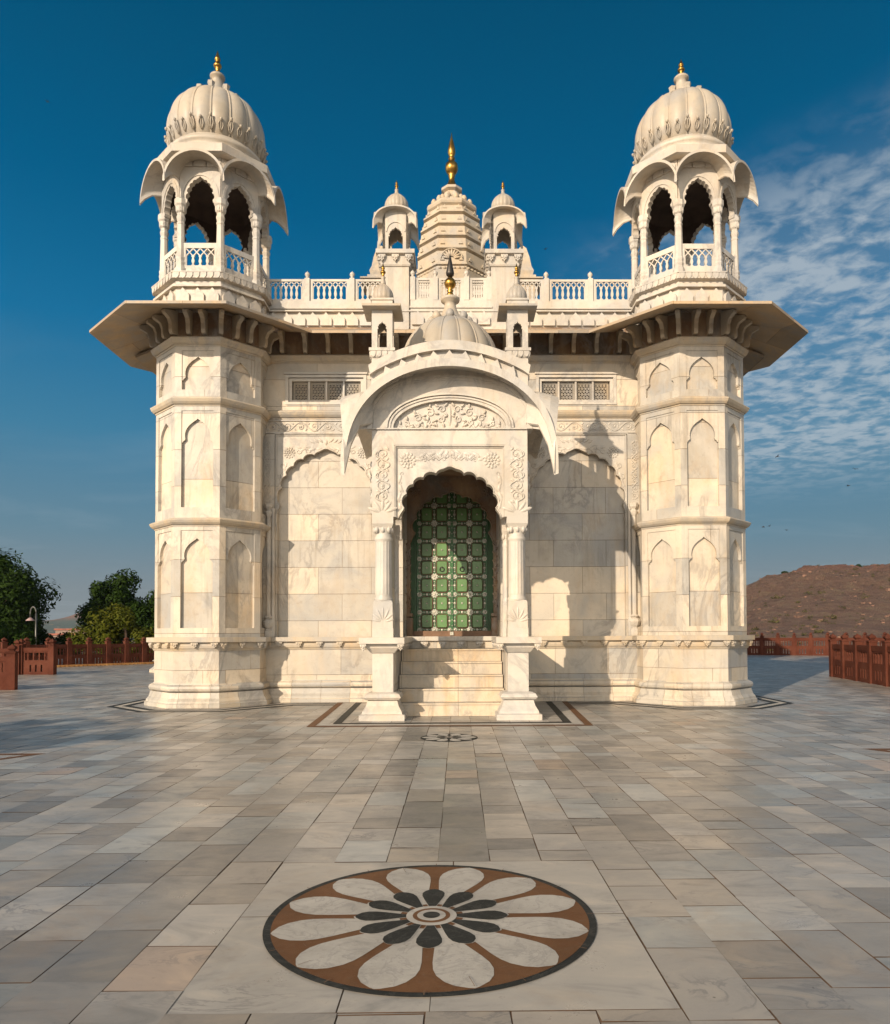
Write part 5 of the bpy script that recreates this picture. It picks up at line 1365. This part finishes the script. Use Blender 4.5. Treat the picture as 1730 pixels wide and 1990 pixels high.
# far hazy hill on the left
HF = hill_mat('far_hill_scrub', (.03, .05, .05), (.045, .065, .06), (.05, .07, .05), .01)
vs, fs = [], []; nx, ny = 60, 16
for j in range(ny+1):
    for i in range(nx+1):
        pxx = -400+900*i/nx; Yd = 560+260*j/ny; X = (pxx-893)/1417*Yd
        pk = 22*math.exp(-((pxx-215)/85)**2)+12*math.exp(-((pxx-60)/140)**2)+5
        k = sstep((Yd-560)/200); z = -1.2+pk*k+noise.fractal(Vector((X*.02, Yd*.02, 1)), 1, 2, 5)*2*k; vs.append((X, Yd, z))
for j in range(ny):
    for i in range(nx): a = j*(nx+1)+i; fs.append((a, a+1, a+nx+2, a+nx+1))
me = bpy.data.meshes.new('far_hill'); me.from_pydata(vs, [], fs); me.materials.append(HF); 
for p in me.polygons: p.use_smooth = True
o = bpy.data.objects.new('far_hill', me); C.collection.objects.link(o); tag(o, kind='structure')
# low houses in the town below, between the trees
HW = simple('limewashed_wall', (.22, .16, .13), .2, 2, .9, 0, 0); HR = simple('red_roof', (.25, .09, .06), .3, 2, .9, 0, 0)
for k, (px_, py_, w_, h_, lab) in enumerate(((128, 1226, 5, 3.0, 'small flat white house far off between the left trees, left one'), (146, 1222, 6, 4.0, 'larger far house between the left trees, nearest the olive green tree'), (138, 1232, 5, 2.6, 'lowest of the far houses between the left trees'))):
    Yd = 130+12*k; X = (px_-893)/1417*Yd; root = tag(empty('house', (X, Yd, -1.2)), lab, 'house', 'far houses seen between the trees')
    t = MB(); t.box(-w_/2, w_/2, 0, 5, 0, h_); t.build('wall', HW, root); t = MB(); t.box(-w_/2-.2, w_/2+.2, -.2, 5.2, h_, h_+.3); t.build('roof', HR, root)
    for q in (-1, 0, 1): t = MB(); t.box(q*w_*.3-.4, q*w_*.3+.4, -.03, .05, h_*.4, h_*.75); t.build('window', DARKI, root)

# =================================================================== BIRDS
BIRD = simple('bird_plumage', (.03, .03, .035), .2, 9, .7, 0, 0)
from_px = lambda px_, py_, Yd: (.14+(px_-890.6)/1417*Yd, Yd, 1.5+(1234.4-py_)/1417*Yd)
bd = None
blab = ['bird flying beside the roof spire cloud edge', 'lone bird in the upper left sky', 'bird nearest the right tower at mid height', 'right upper bird of the pair near the right edge', 'right lower bird of the pair near the right edge', 'left bird of the low trio above the hill', 'middle bird of the low trio above the hill', 'right bird of the low trio above the hill']
for k, (px_, py_) in enumerate(((1066, 473), (85, 180), (1519, 886), (1672, 911), (1658, 944), (1489, 1025), (1501, 1023), (1535, 1031))):
    X, Yd, Z = from_px(px_, py_, 75)
    if bd is None:
        t = MB(); t.loft([(.005, -.16), (.03, -.12), (.045, -.03), (.04, .05), (.028, .11), (.032, .14), (.005, .19)], 7, 0, 0, 0, False, 0, True)
        t.v = [(x, z, y) for x, y, z in t.v]
        for s_ in (-1, 1): t.add([(s_*.02, .06, .02), (s_*.20, .08, .08), (s_*.34, -.03, .03), (s_*.18, -.03, .06), (s_*.02, -.06, .015), (s_*.18, .02, .075)], [(0, 1, 5), (1, 2, 5), (2, 3, 5), (3, 4, 5), (4, 0, 5)])
        t.add([(-.01, -.14, 0), (.01, -.14, 0), (.05, -.24, 0), (-.05, -.24, 0)], [(0, 1, 2, 3)])
        bd = t.build('bird', BIRD, None, (X, Yd, Z)); o = bd
    else: o = bd.copy(); C.collection.objects.link(o); o.location = (X, Yd, Z)
    o.rotation_euler = (0, .3*(k % 3-1), .9*k); tag(o, blab[k], 'bird', 'birds in flight')

# =================================================================== TREES BESIDE THE CAMERA (they shade the floor on the left)
tree('broadleaf_tree', 'leafy tree left of the camera outside the picture, nearer one', -13.4, -1.0, 6.0, 1.7, 1.3, LEAFD, seed=31, z0=0, cz=.62, nleaf=2600, ls=.16, lumps=18, group='trees left of the camera')
tree('broadleaf_tree', 'leafy tree left of the camera outside the picture, farther one', -14.2, .9, 6.2, 2.0, 1.2, LEAFD, seed=33, z0=0, cz=.62, nleaf=3200, ls=.16, lumps=20, group='trees left of the camera')
# =================================================================== AIR
b = MB(); b.box(-3200, 3200, -700, 4100, -2.4, 31); hz = b.build('haze', bpy.data.materials.new('haze')); tag(hz, kind='stuff')
hm = hz.data.materials[0]; hm.use_nodes = True; t = hm.node_tree; t.nodes.clear()
pv = t.nodes.new('ShaderNodeVolumePrincipled'); pv.inputs['Color'].default_value = (.62, .80, 1, 1); pv.inputs['Density'].default_value = .00008; pv.inputs['Anisotropy'].default_value = 0
oo_ = t.nodes.new('ShaderNodeOutputMaterial'); L(t, pv.outputs[0], oo_.inputs['Volume'])
